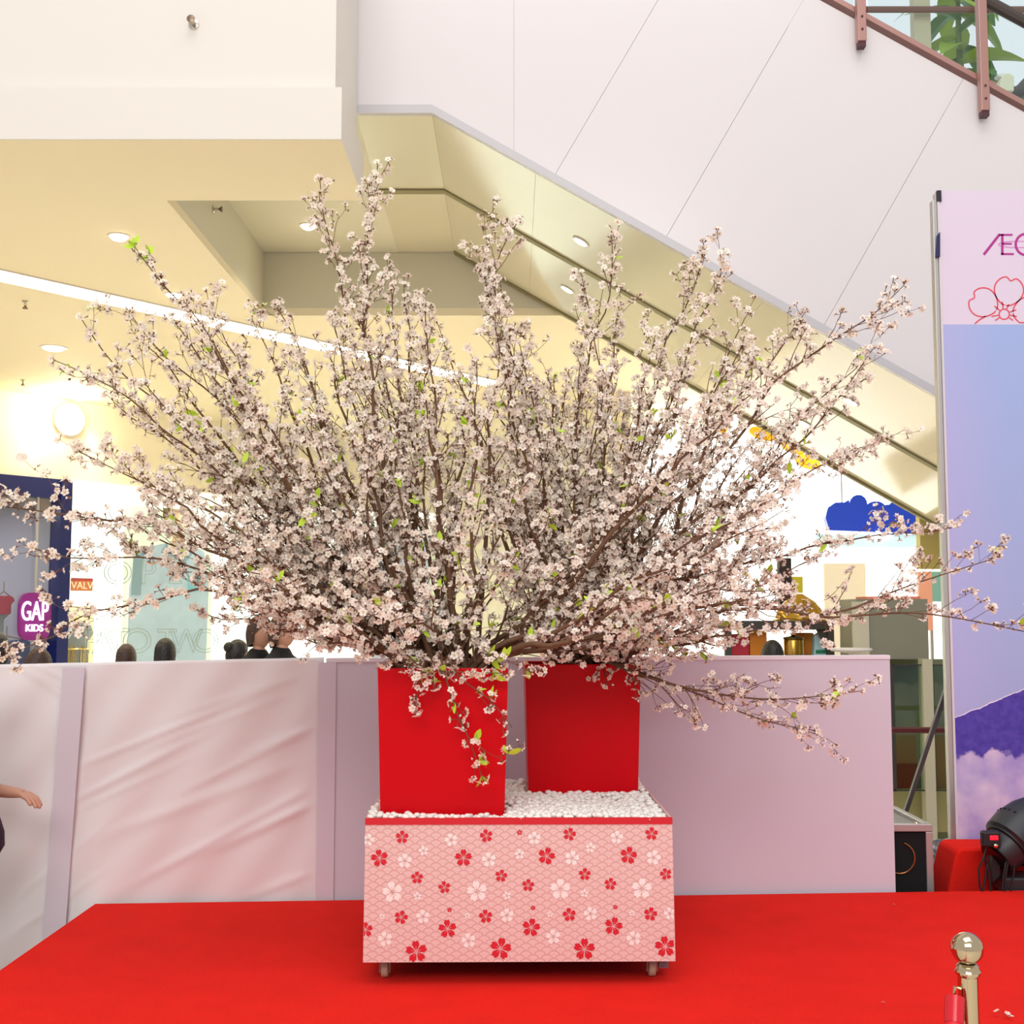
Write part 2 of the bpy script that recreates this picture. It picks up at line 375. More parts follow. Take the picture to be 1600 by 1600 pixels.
# garments behind that window
def garment(name, label, s, y, z0, z1, wd, m1, parts=(), group=None):
    t = thing(name, label, 'garment', (0, 0, 0), 0, group)
    prof = [(-.5, 0), (.5, 0), (.52, .55), (.62, .60), (.78, .72), (.66, .92), (.42, 1.0), (.16, 1.0), (0, .95), (-.16, 1.0), (-.42, 1.0), (-.66, .92), (-.78, .72), (-.62, .60), (-.52, .55)]
    mm = MB(); mm.prism([(s+a*wd/1.4, z0+b*(z1-z0)) for a, b in prof], y, y+.09); o = mm.build('body', m1, t, bevel=.02); o.data.transform(shop)
    mm = MB(); mm.tube([(s-.4*wd, y+.045, z1-.02), (s, y+.045, z1+.06), (s+.4*wd, y+.045, z1-.02)], .008, 6); mm.tube([(s, y+.045, z1+.05), (s, y+.045, z1+.2)], .006, 6)
    o = mm.build('hanger', M_brass, t); o.data.transform(shop)
    for (nm, a0, a1, b0, b1, mm_) in parts:
        q = MB(); q.box(s+a0*wd/1.4, s+a1*wd/1.4, y-.012, y, z0+b0*(z1-z0), z0+b1*(z1-z0)); q = q.build(nm, mm_, t); q.data.transform(shop)
    return t
garment('hanging_jacket', 'crumpled grey jacket hanging beside the magenta sign', s_of(14), .5, z_of(1008, 0), z_of(935, 0), .6, mat('grey_cloth', '#9a97a2', .9, bump=.5, bscale=12))
garment('hanging_jacket', 'red jacket corner showing behind the magenta sign', s_of(32), .4, z_of(960, 0), z_of(930, 0), .28, mat('crimson_cloth', '#c21a45', .9))
garment('hanging_trousers', 'dark blue garment hanging low in the navy shop window', s_of(55), .7, z_of(1075, 0), z_of(1002, 0), .9, mat('blue_cloth', '#22307c', .9))

# white shop
t = thing('boutique', 'bright white shop front with large glass left behind the blossoms', 'shop front')
s1, s2, s3, s4 = s_of(103), s_of(200), s_of(345), s_of(560)
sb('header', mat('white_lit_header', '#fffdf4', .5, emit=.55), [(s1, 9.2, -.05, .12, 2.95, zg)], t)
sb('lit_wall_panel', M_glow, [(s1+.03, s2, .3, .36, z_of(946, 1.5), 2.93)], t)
sb('back_wall', M_glow, [(s2, 9.2, 2.2, 2.25, ZF, 2.95)], t)  # back wall emits, the bright shop interior put into its material
sb('niche_back', mat('warm_niche', '#e9cf9d', .7, emit=.25), [(s1+.03, s2, .9, .95, ZF, z_of(946, 1.5))], t)
for a, b in ((s1+.02, s2-.02), (s2+.02, s3), (s3+.04, s3+1.5), (s3+1.54, s4), (s4+.04, 9.2)):
    sb('glass_pane', M_glassclear, [(a, b, -.01, .0, ZF, 2.95)], t)
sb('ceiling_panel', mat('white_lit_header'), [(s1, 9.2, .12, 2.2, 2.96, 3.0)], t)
lamp('white_shop_lamp', 'AREA', shop @ Vector((3.5, 1.2, 2.9)), 140, (1, .97, .9), shop @ Vector((3.5, 1.2, 0)), size=2)
# orange sticker
t = thing('window_sticker', 'small orange sticker with cream letters on the lit white panel', 'sticker')
a0, a1 = s_of(128), s_of(162); zc2 = z_of(913, (a0+a1)/2); hh = .095
sb('sheet', mat('orange_print', '#ef7a26', .6, emit=.25), [(a0, a1, .285, .298, zc2-hh, zc2+hh)], t)
sb('red_band', mat('red_print', '#d8351f', .6, emit=.2), [(a0, a1, .281, .286, zc2+hh*.55, zc2+hh)], t)
M_tx = shop @ Matrix.Translation(((a0+a1)/2, .278, zc2-.02)) @ Matrix.Rotation(math.pi/2, 4, 'X')
text_mesh('letters', 'VALV', .15, mat('cream_print', '#fff2c8', .6, emit=.5), t, M_tx, .002, squeeze=1.0)
# clothes in the niche
st = garment('striped_top', 'striped white top with blue yoke hanging in the shop niche', s_of(124), .55, z_of(1040, 1.2), z_of(970, 1.2), .46, mat('offwhite_cloth', '#efe9ea', .9),
        [('yoke', -.44, .44, .72, .97, mat('royal_blue_cloth', '#3b49b8', .9))] + [('stripe', -.50, .50, b, b+.025, mat('mauve_stripe', '#a89bb0', .9)) for b in np.arange(.04, .7, .065)])
garment('grey_top', 'plain grey top hanging beside the striped top in the niche', s_of(158), .6, z_of(1040, 1.6), z_of(972, 1.6), .5, mat('grey_knit', '#8d8b8d', .9))
for px, lb in ((133, 'gold bent stool under the striped top'), (152, 'gold bent stool under the grey top')):
    s = s_of(px); d_ = S0.y+UY*s; ztop = z_of(1010, s)
    t = thing('gold_stool', lb, 'stool')
    for k in (-.11, .02, .13):
        mm = MB(); mm.tube([(s+k-.05, .35+abs(k), ZF), (s+k-.03, .35+abs(k), ztop-.06), (s+k, .35+abs(k), ztop), (s+k+.04, .35+abs(k), ztop-.06), (s+k+.06, .35+abs(k), ZF)], .012, 6)
        o = mm.build('leg', M_brass, t, smooth=True); o.data.transform(shop)
    mm = MB(); mm.lathe([(.16, ztop-.05), (.17, ztop-.04), (.16, ztop-.03)], 16, (s+.01, .42, 0)); o = mm.build('seat', M_brass, t, smooth=True); o.data.transform(shop)
# poster of a figure in a denim shirt
t = thing('window_poster', 'tall poster of a person in a pale blue denim shirt behind branches', 'poster')
pm = MB(); pm.box(s2+.06, s3-.02, .20, .215, ZF+.1, z_of(775, 2.8), M=shop); pm.build('sheet', mat('poster_white', '#f6f3e6', .6, emit=.45), t)
def flat(nm, pts, y, m_):
    mm = MB(); mm.prism([(s_of(a), z_of(b, s_of(a))) for a, b in pts], y, y+.004); o = mm.build(nm, m_, t); o.data.transform(shop)
flat('hair', [(264, 805), (266, 784), (280, 775), (300, 776), (311, 788), (314, 812), (308, 822), (270, 822)], .194, mat('poster_hair', '#7c6248', .7, emit=.1))
flat('face', [(272, 800), (280, 788), (296, 789), (304, 802), (302, 822), (292, 836), (282, 836), (274, 822)], .188, mat('poster_skin', '#e2b492', .7, emit=.25))
flat('neck', [(282, 830), (296, 830), (300, 858), (288, 870), (276, 858)], .186, mat('poster_skin'))
flat('denim_shirt', [(225, 858), (270, 848), (288, 868), (306, 848), (330, 862), (338, 920), (336, 1035), (214, 1035), (214, 920)], .192, mat('poster_denim', '#bcc6de', .7, emit=.3, vary=.2, vscale=5))
flat('collar', [(270, 848), (288, 870), (280, 884), (262, 862)], .186, mat('poster_denim_dark', '#8ea6c2', .7, emit=.15))
flat('collar', [(306, 848), (288, 870), (296, 884), (314, 862)], .186, mat('poster_denim_dark'))
flat('pocket', [(305, 900), (326, 900), (326, 925), (305, 925)], .187, mat('poster_pocket', '#86c3dc', .7, emit=.2))
flat('sleeve_fold', [(219, 870), (236, 862), (232, 930), (217, 930)], .187, mat('poster_denim_dark'))
# outlined letters on the glass
t = thing('window_lettering', 'large outlined letters on the white shop glass', 'lettering')
M_out = mat('grey_outline', '#9fb0ae', .5)
for chars, py, hgt in (((('O', 183), ('P', 230), ('E', 272), ('N', 316)), 897, .36), ((('P', 146), ('A', 165), ('T', 188), ('O', 216), ('T', 262), ('W', 292), ('O', 322)), 1003, .38)):
    for ch, px in chars:
        s = s_of(px); M_tx = shop @ Matrix.Translation((s, -.03, z_of(py, s))) @ Matrix.Rotation(math.pi/2, 4, 'X')
        text_mesh('letter', ch, hgt*1.4, M_out, t, M_tx, outline=.006, squeeze=1.25 if ch == 'O' else 1.1)
# wall washer lamp on the cream wall: the bright disc by the ceiling
c = P(112, 655, S0.y+UY*s_of(112)-.25)
t = thing('wall_lamp', 'round glowing lamp on the cream wall above the white shop', 'lamp', c, ROT)
mm = MB(); mm.lathe([(.05, .22), (.10, .2), (.22, .1), (.24, .06), (.235, .04)], 24, axis='y'); mm.build('housing', M_white, t, smooth=True)
mm = MB(); mm.lathe([(.232, .045), (.2, .0), (.12, -.04), (.004, -.055)], 24, axis='y'); mm.build('globe', mat('globe_glass', '#ffffff', .4, emit=5, emit_hex='#fff4d6'), t, smooth=True)
lamp('wall_lamp_light', 'POINT', c+Vector((.15, -.5, 0)), 40, (1, .88, .62), shadow_soft_size=.2)

# end walls of the shop zone
m = MB(); m.box(-1.6, 3.3, 23.8, 23.9, ZF, ZC)
struct(m.build('wall_back', mat('cream_wall')), 'cream end wall far behind the blossoms', 'wall')
# added warm lamps with fixtures to brighten the shop zone (they stand outside the picture's crop behind the blossoms)
for (x, y) in ((-7.2, 10.2), (-8.8, 13.0), (-3.0, 17.5), (0.2, 16.0), (1.5, 18.0), (4.5, 14.8), (6.0, 19.0), (-1.6, 14.2)):
    lb_ = 'added ceiling downlight outside the left of the picture' if x < -5 else ('added ceiling downlight behind the left half of the blossom' if x < 0 else ('added ceiling downlight behind the right half of the blossom' if x < 3 else 'added ceiling downlight hidden behind the escalator'))
    t = thing('downlight', lb_, 'downlight', (x, y, ZC), 0, 'added ceiling downlights')
    mm = MB(); mm.lathe([(.094, 0), (.094, -.006), (.075, -.01), (.074, -.002)], 16); mm.build('trim_ring', M_white, t, smooth=True)
    mm = MB(); mm.lathe([(.073, -.004), (.068, -.009), (.002, -.011)], 16); mm.build('lens', M_lamp, t, smooth=True)
    lamp('downlight_beam', 'SPOT', (x, y, ZC-.06), 215, (1, .925, .755), (x, y, 0), spot_size=R(130), spot_blend=.8, shadow_soft_size=.1)

# ---------------------------------------------------------------- right shops
DR = 17.0
m = MB(); a = P(985, 600, DR); m.box(a.x, 14, DR+3, DR+3.1, ZF, ZC)
struct(m.build('wall_right_shop', mat('glowing_shop_wall', '#f6f8f8', .6, emit=.75)), 'bright white back wall of the right shop', 'wall')  # emission on this wall stands in for strong shop lighting
m = MB(); m.box(a.x-.2, a.x, DR, DR+3.1, ZF, ZC)
struct(m.build('wall_shop_divider', M_cream), 'cream pier beside the right shop', 'wall')
lamp('right_shop_lamp', 'AREA', (4, DR+1.4, ZC-.3), 260, (.96, 1, 1), (4, DR+1.4, 0), size=3)
t = thing('cloud_sign', 'dark blue cloud shaped sign over a pale blue strip', 'sign')
p0 = P(1290, 835, DR); pp = []
def q(px, py): v = P(px, py, DR); return (v.x, v.z)
out = [(1290, 830), (1284, 810), (1288, 795), (1300, 787), (1314, 787), (1320, 783)]
for k in range(9): an = R(200-k*26); out.append((1335+14*math.cos(an), 790-15*math.sin(an)))
for k in range(6): an = R(140-k*22); out.append((1362+16*math.cos(an), 797-12*math.sin(an)))
for k in range(6): an = R(150-k*18); out.append((1398+18*math.cos(an), 797-13*math.sin(an)))
out += [(1418, 789), (1432, 797), (1432, 835)]
mm = MB(); mm.prism([q(*z) for z in out], DR-.2, DR-.05); mm.build('board', mat('ultramarine_gloss', '#0a3cc4', .25, emit=.15), t)
mm = MB(); b0, b1 = P(1270, 836, DR), P(1434, 856, DR); mm.box(b0.x, b1.x, DR-.15, DR-.05, b1.z, b0.z); mm.build('strip', mat('pale_cyan', '#bfe6ee', .5, emit=.4), t)
for px in (1312, 1420):
    c = P(px, 800, DR); mm = MB(); mm.tube([(c.x, DR-.12, c.z-.05), (c.x, DR-.12, ZC)], .012, 6); mm.build('rod', M_alu, t)
for k, px in enumerate((1364, 1372, 1381, 1389)):
    c = P(px, 836, DR-.21); mm = MB(); mm.box(c.x-.03, c.x+.03, DR-.215, DR-.2, c.z-.05, c.z+(.06 if k % 2 else .02)); mm.build('letter', mat('lit_letters'), t)
# yellow and orange hanging leaves
M_or = mat('amber_panel', '#f6b21c', .5, emit=.55)
for i, (px, py, rx, ry, lb) in enumerate(((1192, 678, 22, 10, 'amber ceiling ornament highest behind the blossoms'), (1240, 700, 20, 9, 'amber ceiling ornament in the middle of the slanting row'), (1262, 722, 20, 11, 'amber ceiling ornament lowest beside the escalator'), (1125, 668, 12, 8, 'small amber ceiling ornament half hidden by branches'))):
    d = 15.5; c = P(px, py, d); t = thing('ceiling_ornament', lb, 'ornament', c, 0, 'amber ceiling ornaments')
    sx, sz = rx/F*d, ry/F*d
    mm = MB(); mm.prism([(sx*math.cos(2*math.pi*k/16), sz*math.sin(2*math.pi*k/16)+.25*sx*math.cos(2*math.pi*k/16)*-1) for k in range(16)], -.04, .04); mm.build('leaf_panel', M_or, t, bevel=.01)
    mm = MB(); mm.tube([(0, 0, 0), (0, 0, ZC-c.z)], .006, 6); mm.build('wire', M_alu, t)
# yellowish pier below the escalator
m = MB(); a, b = P(1434, 800, 12.75), P(1520, 889, 12.75); m.box(a.x, b.x+.6, 12.7, 12.82, b.z, ZC)
struct(m.build('wall_pier', mat('ochre_paint', '#d6c67c', .7)), 'ochre bulkhead hanging below the escalator beside the banner', 'wall')
# posters in the far right shop
t = thing('poster_stand', 'salmon and teal posters on a stand in the far right shop', 'poster')
for (x0, x1, y0, y1, hx, nm) in ((1437, 1456, 893, 985, '#e9a58d', 'salmon_sheet'), (1457, 1470, 893, 940, '#7fb4ae', 'teal_sheet')):
    d = 14.0; a, b = P(x0, y1, d), P(x1, y0, d); mm = MB(); mm.box(a.x, b.x, d, d+.05, a.z, b.z); mm.build(nm, mat('panel_'+hx[1:], hx, .6, emit=.25), t, bevel=.004)
c = P(1456.5, 900, 14.0); mm = MB(); mm.tube([(c.x, 14.07, c.z), (c.x, 14.07, ZF)], .02, 8); mm.build('stand_pole', M_alu, t, smooth=True)
t = thing('cream_screen', 'cream standing screen left of the olive cabinet', 'screen')
a, b = P(1290, 1020, 14.0), P(1352, 880, 14.0); mm = MB(); mm.box(a.x, b.x, 14.0, 14.05, ZF+.05, b.z); mm.build('panel', mat('screen_cream', '#f7ead0', .6, emit=.3), t, bevel=.004)
for x in (a.x+.06, b.x-.06):
    mm = MB(); mm.box(x-.03, x+.03, 13.85, 14.2, ZF, ZF+.05); mm.build('foot', M_alu, t)
# olive glazed cabinet / doors
t = thing('glass_cabinet', 'tall olive cabinet with glass doors between partition and banner', 'cabinet')
dK = 9.6
def kb(nm, m_, x0, x1, y0, y1, d0=dK, th=.05, par=None):
    a, b = P(x0, y1, d0), P(x1, y0, d0); mm = MB(); mm.box(a.x, b.x, d0, d0+th, a.z, b.z); return mm.build(nm, m_, par or t)
kb('body', mat('olive_grey', '#8f8d78', .5), 1340, 1449, 936, 1030, dK+.05, .5)
kb('coral_shelf', mat('coral_board', '#e98765', .6), 1354, 1438, 932, 936, dK+.05, .3)
kb('side_panel', mat('beige_frame', '#cfc9ab', .5), 1341, 1357, 940, 1300, dK+.02, .04)
kb('back_board', mat('moss_board', '#7f8460', .7), 1396, 1500, 1030, 1330, dK+.3, .03)
kb('kick_board', mat('khaki_board', '#a8a06a', .6), 1396, 1500, 1235, 1300, dK+.1, .1)
for (x0, x1, y0, y1) in ((1394, 1449, 1038, 1236), (1456, 1500, 1038, 1236)):
    kb('door_glass', M_glassgreen, x0, x1, y0, y1, dK-.01, .01)
    f_ = MB()
    for (a0, a1, c0, c1) in ((x0, x1, y0, y0+2), (x0, x1, y1-2, y1), (x0, x0+2, y0, y1), (x1-2, x1, y0, y1)):
        a, b = P(a0, c1, dK-.02), P(a1, c0, dK-.02); f_.box(a.x, b.x, dK-.03, dK-.01, a.z, b.z)
    f_.build('door_frame', mat('dark_bronze', '#3d3d35', .5), t)
kb('post', mat('beige_frame'), 1449, 1457, 1030, 1320, dK-.05, .1)
kb('shelf_dark', mat('deep_green', '#3c4434', .8), 1396, 1444, 1195, 1235, dK+.2, .1)  # plain dark green block behind the glass door
t = thing('handrail', 'dark red wooden handrail behind the partition end', 'handrail')
a, b = P(1380, 1141, 8.6), P(1700, 1141, 8.6)
mm = MB(); mm.tube([a, b], .022, 10); mm.build('rail', mat('mahogany', '#5d201c', .35), t, smooth=True)
for x in (a.x+.02, a.x+.9):
    mm = MB(); mm.tube([(x, a.y, a.z), (x, a.y, ZF)], .018, 8); mm.build('post', M_alu, t, smooth=True)
# coffee kiosk seen over the partition
dQ = 10.5
t = thing('kiosk_counter', 'dark framed kiosk counter with glass top seen over the partition', 'counter')
a, b = P(1130, 1027, dQ), P(1345, 1021, dQ); mm = MB(); mm.box(a.x, b.x, dQ-.1, dQ+.7, a.z-.03, a.z+.01); mm.build('glass_top', mat('green_glass_edge', '#8fb3a6', .1), t)
mm = MB(); mm.box(a.x+.04, b.x-.04, dQ, dQ+.6, ZF, a.z-.03); mm.build('base', mat('beige_frame'), t)
M_dk = mat('gunmetal', '#4a4640', .5, metal=.3); ctop = a.z+.01
c0, c1 = P(1135, 970, dQ), P(1303, 984, dQ)
mm = MB(); mm.box(c0.x, c1.x, dQ, dQ+.5, c1.z, c0.z); mm.build('hood', M_dk, t, bevel=.006)
for px in (1138, 1298):
    c = P(px, 980, dQ); mm = MB(); mm.box(c.x-.028, c.x+.028, dQ+.0, dQ+.06, ctop, c1.z); mm.build('hood_post', M_dk, t)
c = P(1288, 985, dQ); mm = MB(); mm.prism([(c.x-.06, c1.z), (c.x+.03, c1.z), (c.x+.03, ctop+.03)], dQ+.03, dQ+.05); mm.build('bracket', M_dk, t)
# things on the kiosk
c = P(1252, 970, dQ+.2); hoodtop = c0.z
t = thing('cloche', 'brass and glass dome standing on the kiosk hood', 'dome', (c.x, dQ+.25, hoodtop))
mm = MB(); mm.lathe([(.22, 0), (.215, .03), (.19, .10), (.13, .17), (.05, .22), (.03, .235)], 24); mm.build('dome', mat('amber_glass', '#c79a2e', .12, metal=.55), t, smooth=True)
mm = MB(); mm.lathe([(.235, 0), (.235, .014), (.22, .02)], 24); mm.build('rim', M_brass, t, smooth=True)
t = thing('kiosk_sign_post', 'black square post rising above the brass dome', 'post', (P(1249, 900, dQ).x, dQ+.53, 0))
mm = MB(); mm.box(-.055, .055, 0, .1, hoodtop, P(1249, 872, dQ+.53).z); mm.build('post', mat('brown_black', '#2e2320', .5), t)
c = P(1262, 905, dQ+.53); mm = MB(); mm.box(.06, .16, .02, .05, P(0, 925, dQ).z, P(0, 898, dQ).z); mm.build('yellow_tag', mat('lemon_tag', '#efe03a', .6), t)
def kbox(nm, lb, cat, px0, px1, py0, m_, dep=.2, d=dQ+.15, lid=None):
    a, b = P(px0, 1021, d), P(px1, py0, d); t = thing(nm, lb, cat, ((a.x+b.x)/2, d, ctop)); w2 = (b.x-a.x)/2; hz = b.z-ctop
    mm = MB(); mm.box(-w2, w2, 0, dep, 0, hz*.9); mm.build('box_body', m_, t, bevel=.005)
    mm = MB(); mm.box(-w2*1.04, w2*1.04, -.005, dep+.005, hz*.9, hz); mm.build('lid', lid or m_, t, bevel=.004)
kbox('gift_box', 'red box at the left end under the kiosk hood', 'box', 1141, 1170, 992, mat('scarlet_card', '#d2283c', .5))
kbox('gift_box', 'yellow and orange box under the kiosk hood', 'box', 1172, 1198, 985, mat('orange_card', '#f08a18', .5), lid=mat('yellow_card', '#f7cf1c', .5))
kbox('gift_box', 'orange box behind the brass canister on the kiosk', 'box', 1244, 1271, 989, mat('orange_card'), d=dQ+.3)
c = P(1240, 1020, dQ+.12)
t = thing('canister', 'brass canister on the kiosk glass top', 'canister', (c.x, dQ+.12, ctop))
mm = MB(); mm.lathe([(.07, 0), (.085, .01), (.085, .13), (.08, .14)], 20); mm.build('body', M_brass, t, smooth=True)
mm = MB(); mm.lathe([(.088, .14), (.088, .158), (.02, .17), (.015, .18)], 20); mm.build('lid', mat('dark_brass', '#7a6130', .3, metal=1), t, smooth=True)
c = P(1281, 1020, dQ+.12)
t = thing('cups', 'pale blue paper bag on the kiosk glass top', 'bag', (c.x, dQ+.1, ctop))
t.name = 'paper_bag'
mm = MB(); mm.prism([(-.055, 0), (.06, 0), (.05, .17), (.0, .2), (-.045, .17)], 0, .09); mm.build('bag_body', mat('pale_blue_paper', '#bfe0e6', .7), t)
mm = MB(); mm.box(-.04, .05, -.004, 0, .02, .05); mm.build('green_label', mat('green_card', '#2c8a63', .6), t)
c = P(1330, 1015, 9.4)
t = thing('white_table', 'small round white table top beyond the partition', 'table', (c.x, 9.4, 0))
mm = MB(); mm.lathe([(.02, c.z-.03), (.15, c.z-.012), (.16, c.z), (.15, c.z+.012)], 24); mm.build('top', M_white, t, smooth=True)
mm = MB(); mm.lathe([(.14, ZF), (.14, ZF+.02), (.025, ZF+.04), (.02, c.z-.02)], 18); mm.build('pedestal', M_white, t, smooth=True)

# ---------------------------------------------------------------- upper floor beyond the escalator
m = MB(); m.box(2.0, 16, 14.0, 24, 6.75, 7.0)
struct(m.build('floor_upper', M_floor), 'upper mall floor beyond the escalator', 'floor')
m = MB(); m.box(-3, 18, 20.5, 20.7, 7.0, 14)
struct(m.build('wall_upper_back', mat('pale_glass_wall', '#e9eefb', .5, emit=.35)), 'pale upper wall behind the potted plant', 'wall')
t = thing('upper_railing', 'brown topped railing along the upper floor', 'railing')
a, b = P(1300, 15, 14.2), P(1720, 15, 14.2)
mm = MB(); mm.tube([a, b], .04, 8); mm.build('top_rail', mat('brown_wood', '#7a4a3c', .4), t, smooth=True)
c = P(1446, 40, 14.2); mm = MB(); mm.box(c.x-.1, c.x+.1, 14.3, 14.45, 7.0, 11); mm.build('pillar', mat('beige_frame'), t)
for px in (1330, 1640):
    c = P(px, 15, 14.2); mm = MB(); mm.tube([(c.x, 14.2, 7.0), (c.x, 14.2, a.z)], .025, 8); mm.build('baluster', M_alu, t, smooth=True)
c = P(1500, 60, 15.0)
t = thing('potted_plant', 'tall green broad leaved plant in a pot on the upper floor', 'plant', (c.x, 15.0, 7.0))
mm = MB(); mm.lathe([(.18, 0), (.25, .35), (.27, .4), (.24, .4), (.22, .34)], 20); mm.build('pot', mat('stone_pot', '#8d8a86', .7), t, smooth=True)
mm = MB(); mm.tube([(0, 0, .3), (.01, 0, 1.0), (-.02, 0, 1.6), (.0, 0, 2.6)], [.05, .045, .04, .02], 8); mm.build('stem', mat('green_stem', '#6f8a4d', .6), t, smooth=True)
M_leafs = [mat('plant_leaf_dark', '#4f8a3c', .45), mat('plant_leaf_light', '#a9c84b', .45)]
def leaf_mesh(nm, L, Wd, m_, droop=.35):
    V = []; Fs = []
    for i in range(7):
        tt = i/6; wv = Wd*math.sin(math.pi*min(1, tt*.94+.05))**.8; x = L*tt; zz = -droop*L*tt*tt
        V += [(x, -wv, zz+.15*wv), (x, 0, zz-.1*wv), (x, wv, zz+.15*wv)]
    for i in range(6):
        for k in range(2): Fs.append((i*3+k, i*3+k+1, i*3+k+4, i*3+k+3))
    me = bpy.data.meshes.new(nm); me.from_pydata(V, [], Fs); me.materials.append(m_); me.update(); return me
lms = [leaf_mesh('leaf', .8, .17, M_leafs[0], .6), leaf_mesh('leaf', .65, .16, M_leafs[1], .9)]
for k in range(22):
    o = obj('leaf', lms[k % 2], t, (0, 0, .9+k*.08)); o.rotation_euler = (random.uniform(-.3, .3), random.uniform(-.5, .35), k*2.4)
# ---------------------------------------------------------------- stage
YB = lambda x: 5.70 + .062*x            # line of the stage's back edge
XL = -1.87
t = thing('stage', 'low stage covered with bright red carpet under the flower cart', 'stage')
mm = MB(); mm.prism([(XL, 3.25), (4.6, 3.25), (4.6, YB(4.6)), (XL, YB(XL))], -.012, 0, 'z'); mm.build('carpet', M_carpet, t)
mm = MB(); mm.prism([(XL+.02, 3.27), (4.58, 3.27), (4.58, YB(4.6)-.02), (XL+.02, YB(XL)-.02)], ZF, -.012, 'z'); mm.build('platform', mat('dark_red_skirt', '#9c0f0c', .9), t)
# blossoms fallen on the carpet come with the branches below

# ---------------------------------------------------------------- partition: cloth on the left, board on the right
def ridge(X, Z, x0, z0, ang, ln, wd, amp):
    c, s = math.cos(ang), math.sin(ang); a = (X-x0)*c+(Z-z0)*s; b = -(X-x0)*s+(Z-z0)*c
    return amp*np.exp(-(b/wd)**2)/(1+np.exp(-(a)/.06))/(1+np.exp((a-ln)/.12))
xs = np.linspace(-3.2, -.86, 170); zs = np.linspace(ZF, 1, 110)
X, T = np.meshgrid(xs, zs)
ztopc = np.where(X < -.86, 1.065+.02*(X+2.4), 0)
Z = ZF + (T-ZF)/(1-ZF)*(ztopc-ZF)
Y = 5.74+.062*X
rr = np.random.default_rng(3)
D = np.zeros_like(X)
xband = P(112, 1200, 5.6).x
for (px, py, ang, ln, wd, amp) in ((128, 1195, 22, .75, .020, .016), (126, 1245, 27, .5, .025, .02), (128, 1262, 24, .4, .015, .012), (300, 1230, 26, .7, .03, .014), (330, 1330, 24, .85, .04, .02), (230, 1370, 28, .9, .035, .018),
                                   (180, 1300, 20, .8, .05, .014), (380, 1180, 22, .5, .03, .012), (400, 1400, 20, .7, .03, .016), (20, 1460, 35, .4, .02, .012), (30, 1400, 40, .4, .02, .010), (300, 1110, 18, .4, .03, .01), (126, 1075, 40, .16, .008, .010), (127, 1060, 36, .18, .008, .010), (126, 1090, 44, .14, .008, .009), (420, 1290, 25, .5, .025, .012), (250, 1160, 20, .4, .02, .010)):
    p = P(px, py, 5.6); D += ridge(X, Z, p.x, p.z, R(ang), ln, wd*.55, amp*.5)
for (px, py, ang) in ((100, 1062, 155), (100, 1078, 150), (99, 1090, 146)):
    p = P(px, py, 5.6); D += ridge(X, Z, p.x, p.z, R(ang), .22, .009, .010)
D += .006*np.sin(X*9+Z*5)+.004*np.sin(X*23-Z*17)
D *= 1/(1+np.exp((X+.95)/.02)); Y = Y-D
n1, n2 = X.shape
idx = np.arange(n1*n2).reshape(n1, n2)
quads = np.stack([idx[:-1, :-1], idx[:-1, 1:], idx[1:, 1:], idx[1:, :-1]], -1).reshape(-1, 4)
t = thing('cloth_partition', 'creased white cloth partition behind the left of the stage', 'partition')
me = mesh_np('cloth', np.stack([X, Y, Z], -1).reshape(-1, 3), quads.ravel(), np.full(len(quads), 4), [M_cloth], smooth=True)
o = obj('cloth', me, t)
so = o.modifiers.new('thickness', 'SOLIDIFY'); so.thickness = .006; so.offset = -1
mm = MB(); w0 = .05
mm.add([(xband-.075-w0, YB(xband)+.012, ZF), (xband-.075+w0, YB(xband)+.012, ZF), (xband+w0, YB(xband)+.012, 1.052), (xband-w0, YB(xband)+.012, 1.052),
        (xband-.075-w0, YB(xband)+.02, ZF), (xband-.075+w0, YB(xband)+.02, ZF), (xband+w0, YB(xband)+.02, 1.052), (xband-w0, YB(xband)+.02, 1.052)],
       [(0, 1, 2, 3), (4, 7, 6, 5), (0, 4, 5, 1), (3, 2, 6, 7), (0, 3, 7, 4), (1, 5, 6, 2)]); mm.build('seam_strip', mat('lilac_tinted_cloth', '#d6ccd6', .9, spec=.1), t)  # strip cloth carries the same lilac light tint in its colour
mm = MB(); mm.add([(-3.2, 5.74-.2, ZF), (-.88, 5.70, ZF), (-.88, 5.70, 1.05), (-3.2, 5.56, 1.02), (-3.2, 5.74-.1, ZF), (-.88, 5.80, ZF), (-.88, 5.80, 1.05), (-3.2, 5.65, 1.02)],
       [(0, 1, 2, 3), (4, 7, 6, 5), (0, 4, 5, 1), (3, 2, 6, 7), (0, 3, 7, 4), (1, 5, 6, 2)])
o = mm.build('frame', mat('pale_wood', '#cbbfae', .7), t); o.location.y = .06
t = thing('board_partition', 'flat white board partition tinted by lilac light behind the right of the stage', 'partition')
xe0, xe1 = P(1401, 1385, 5.83).x, P(1389, 1026, 5.83).x; xa = -.862
za, ze = P(512, 1031, YB(xa)).z, P(1389, 1026, YB(1.77)).z
mm = MB(); yy = lambda x: YB(x)+.03
mm.add([(xa, yy(xa), ZF), (xe0, yy(xe0), ZF), (xe0, yy(xe0), ze), (xa, yy(xa), za), (xa, yy(xa)+.05, ZF), (xe0, yy(xe0)+.05, ZF), (xe0, yy(xe0)+.05, ze), (xa, yy(xa)+.05, za)],
       [(0, 1, 2, 3), (4, 7, 6, 5), (0, 4, 5, 1), (3, 2, 6, 7), (0, 3, 7, 4), (1, 5, 6, 2)]); mm.build('board', M_board, t, bevel=.004)
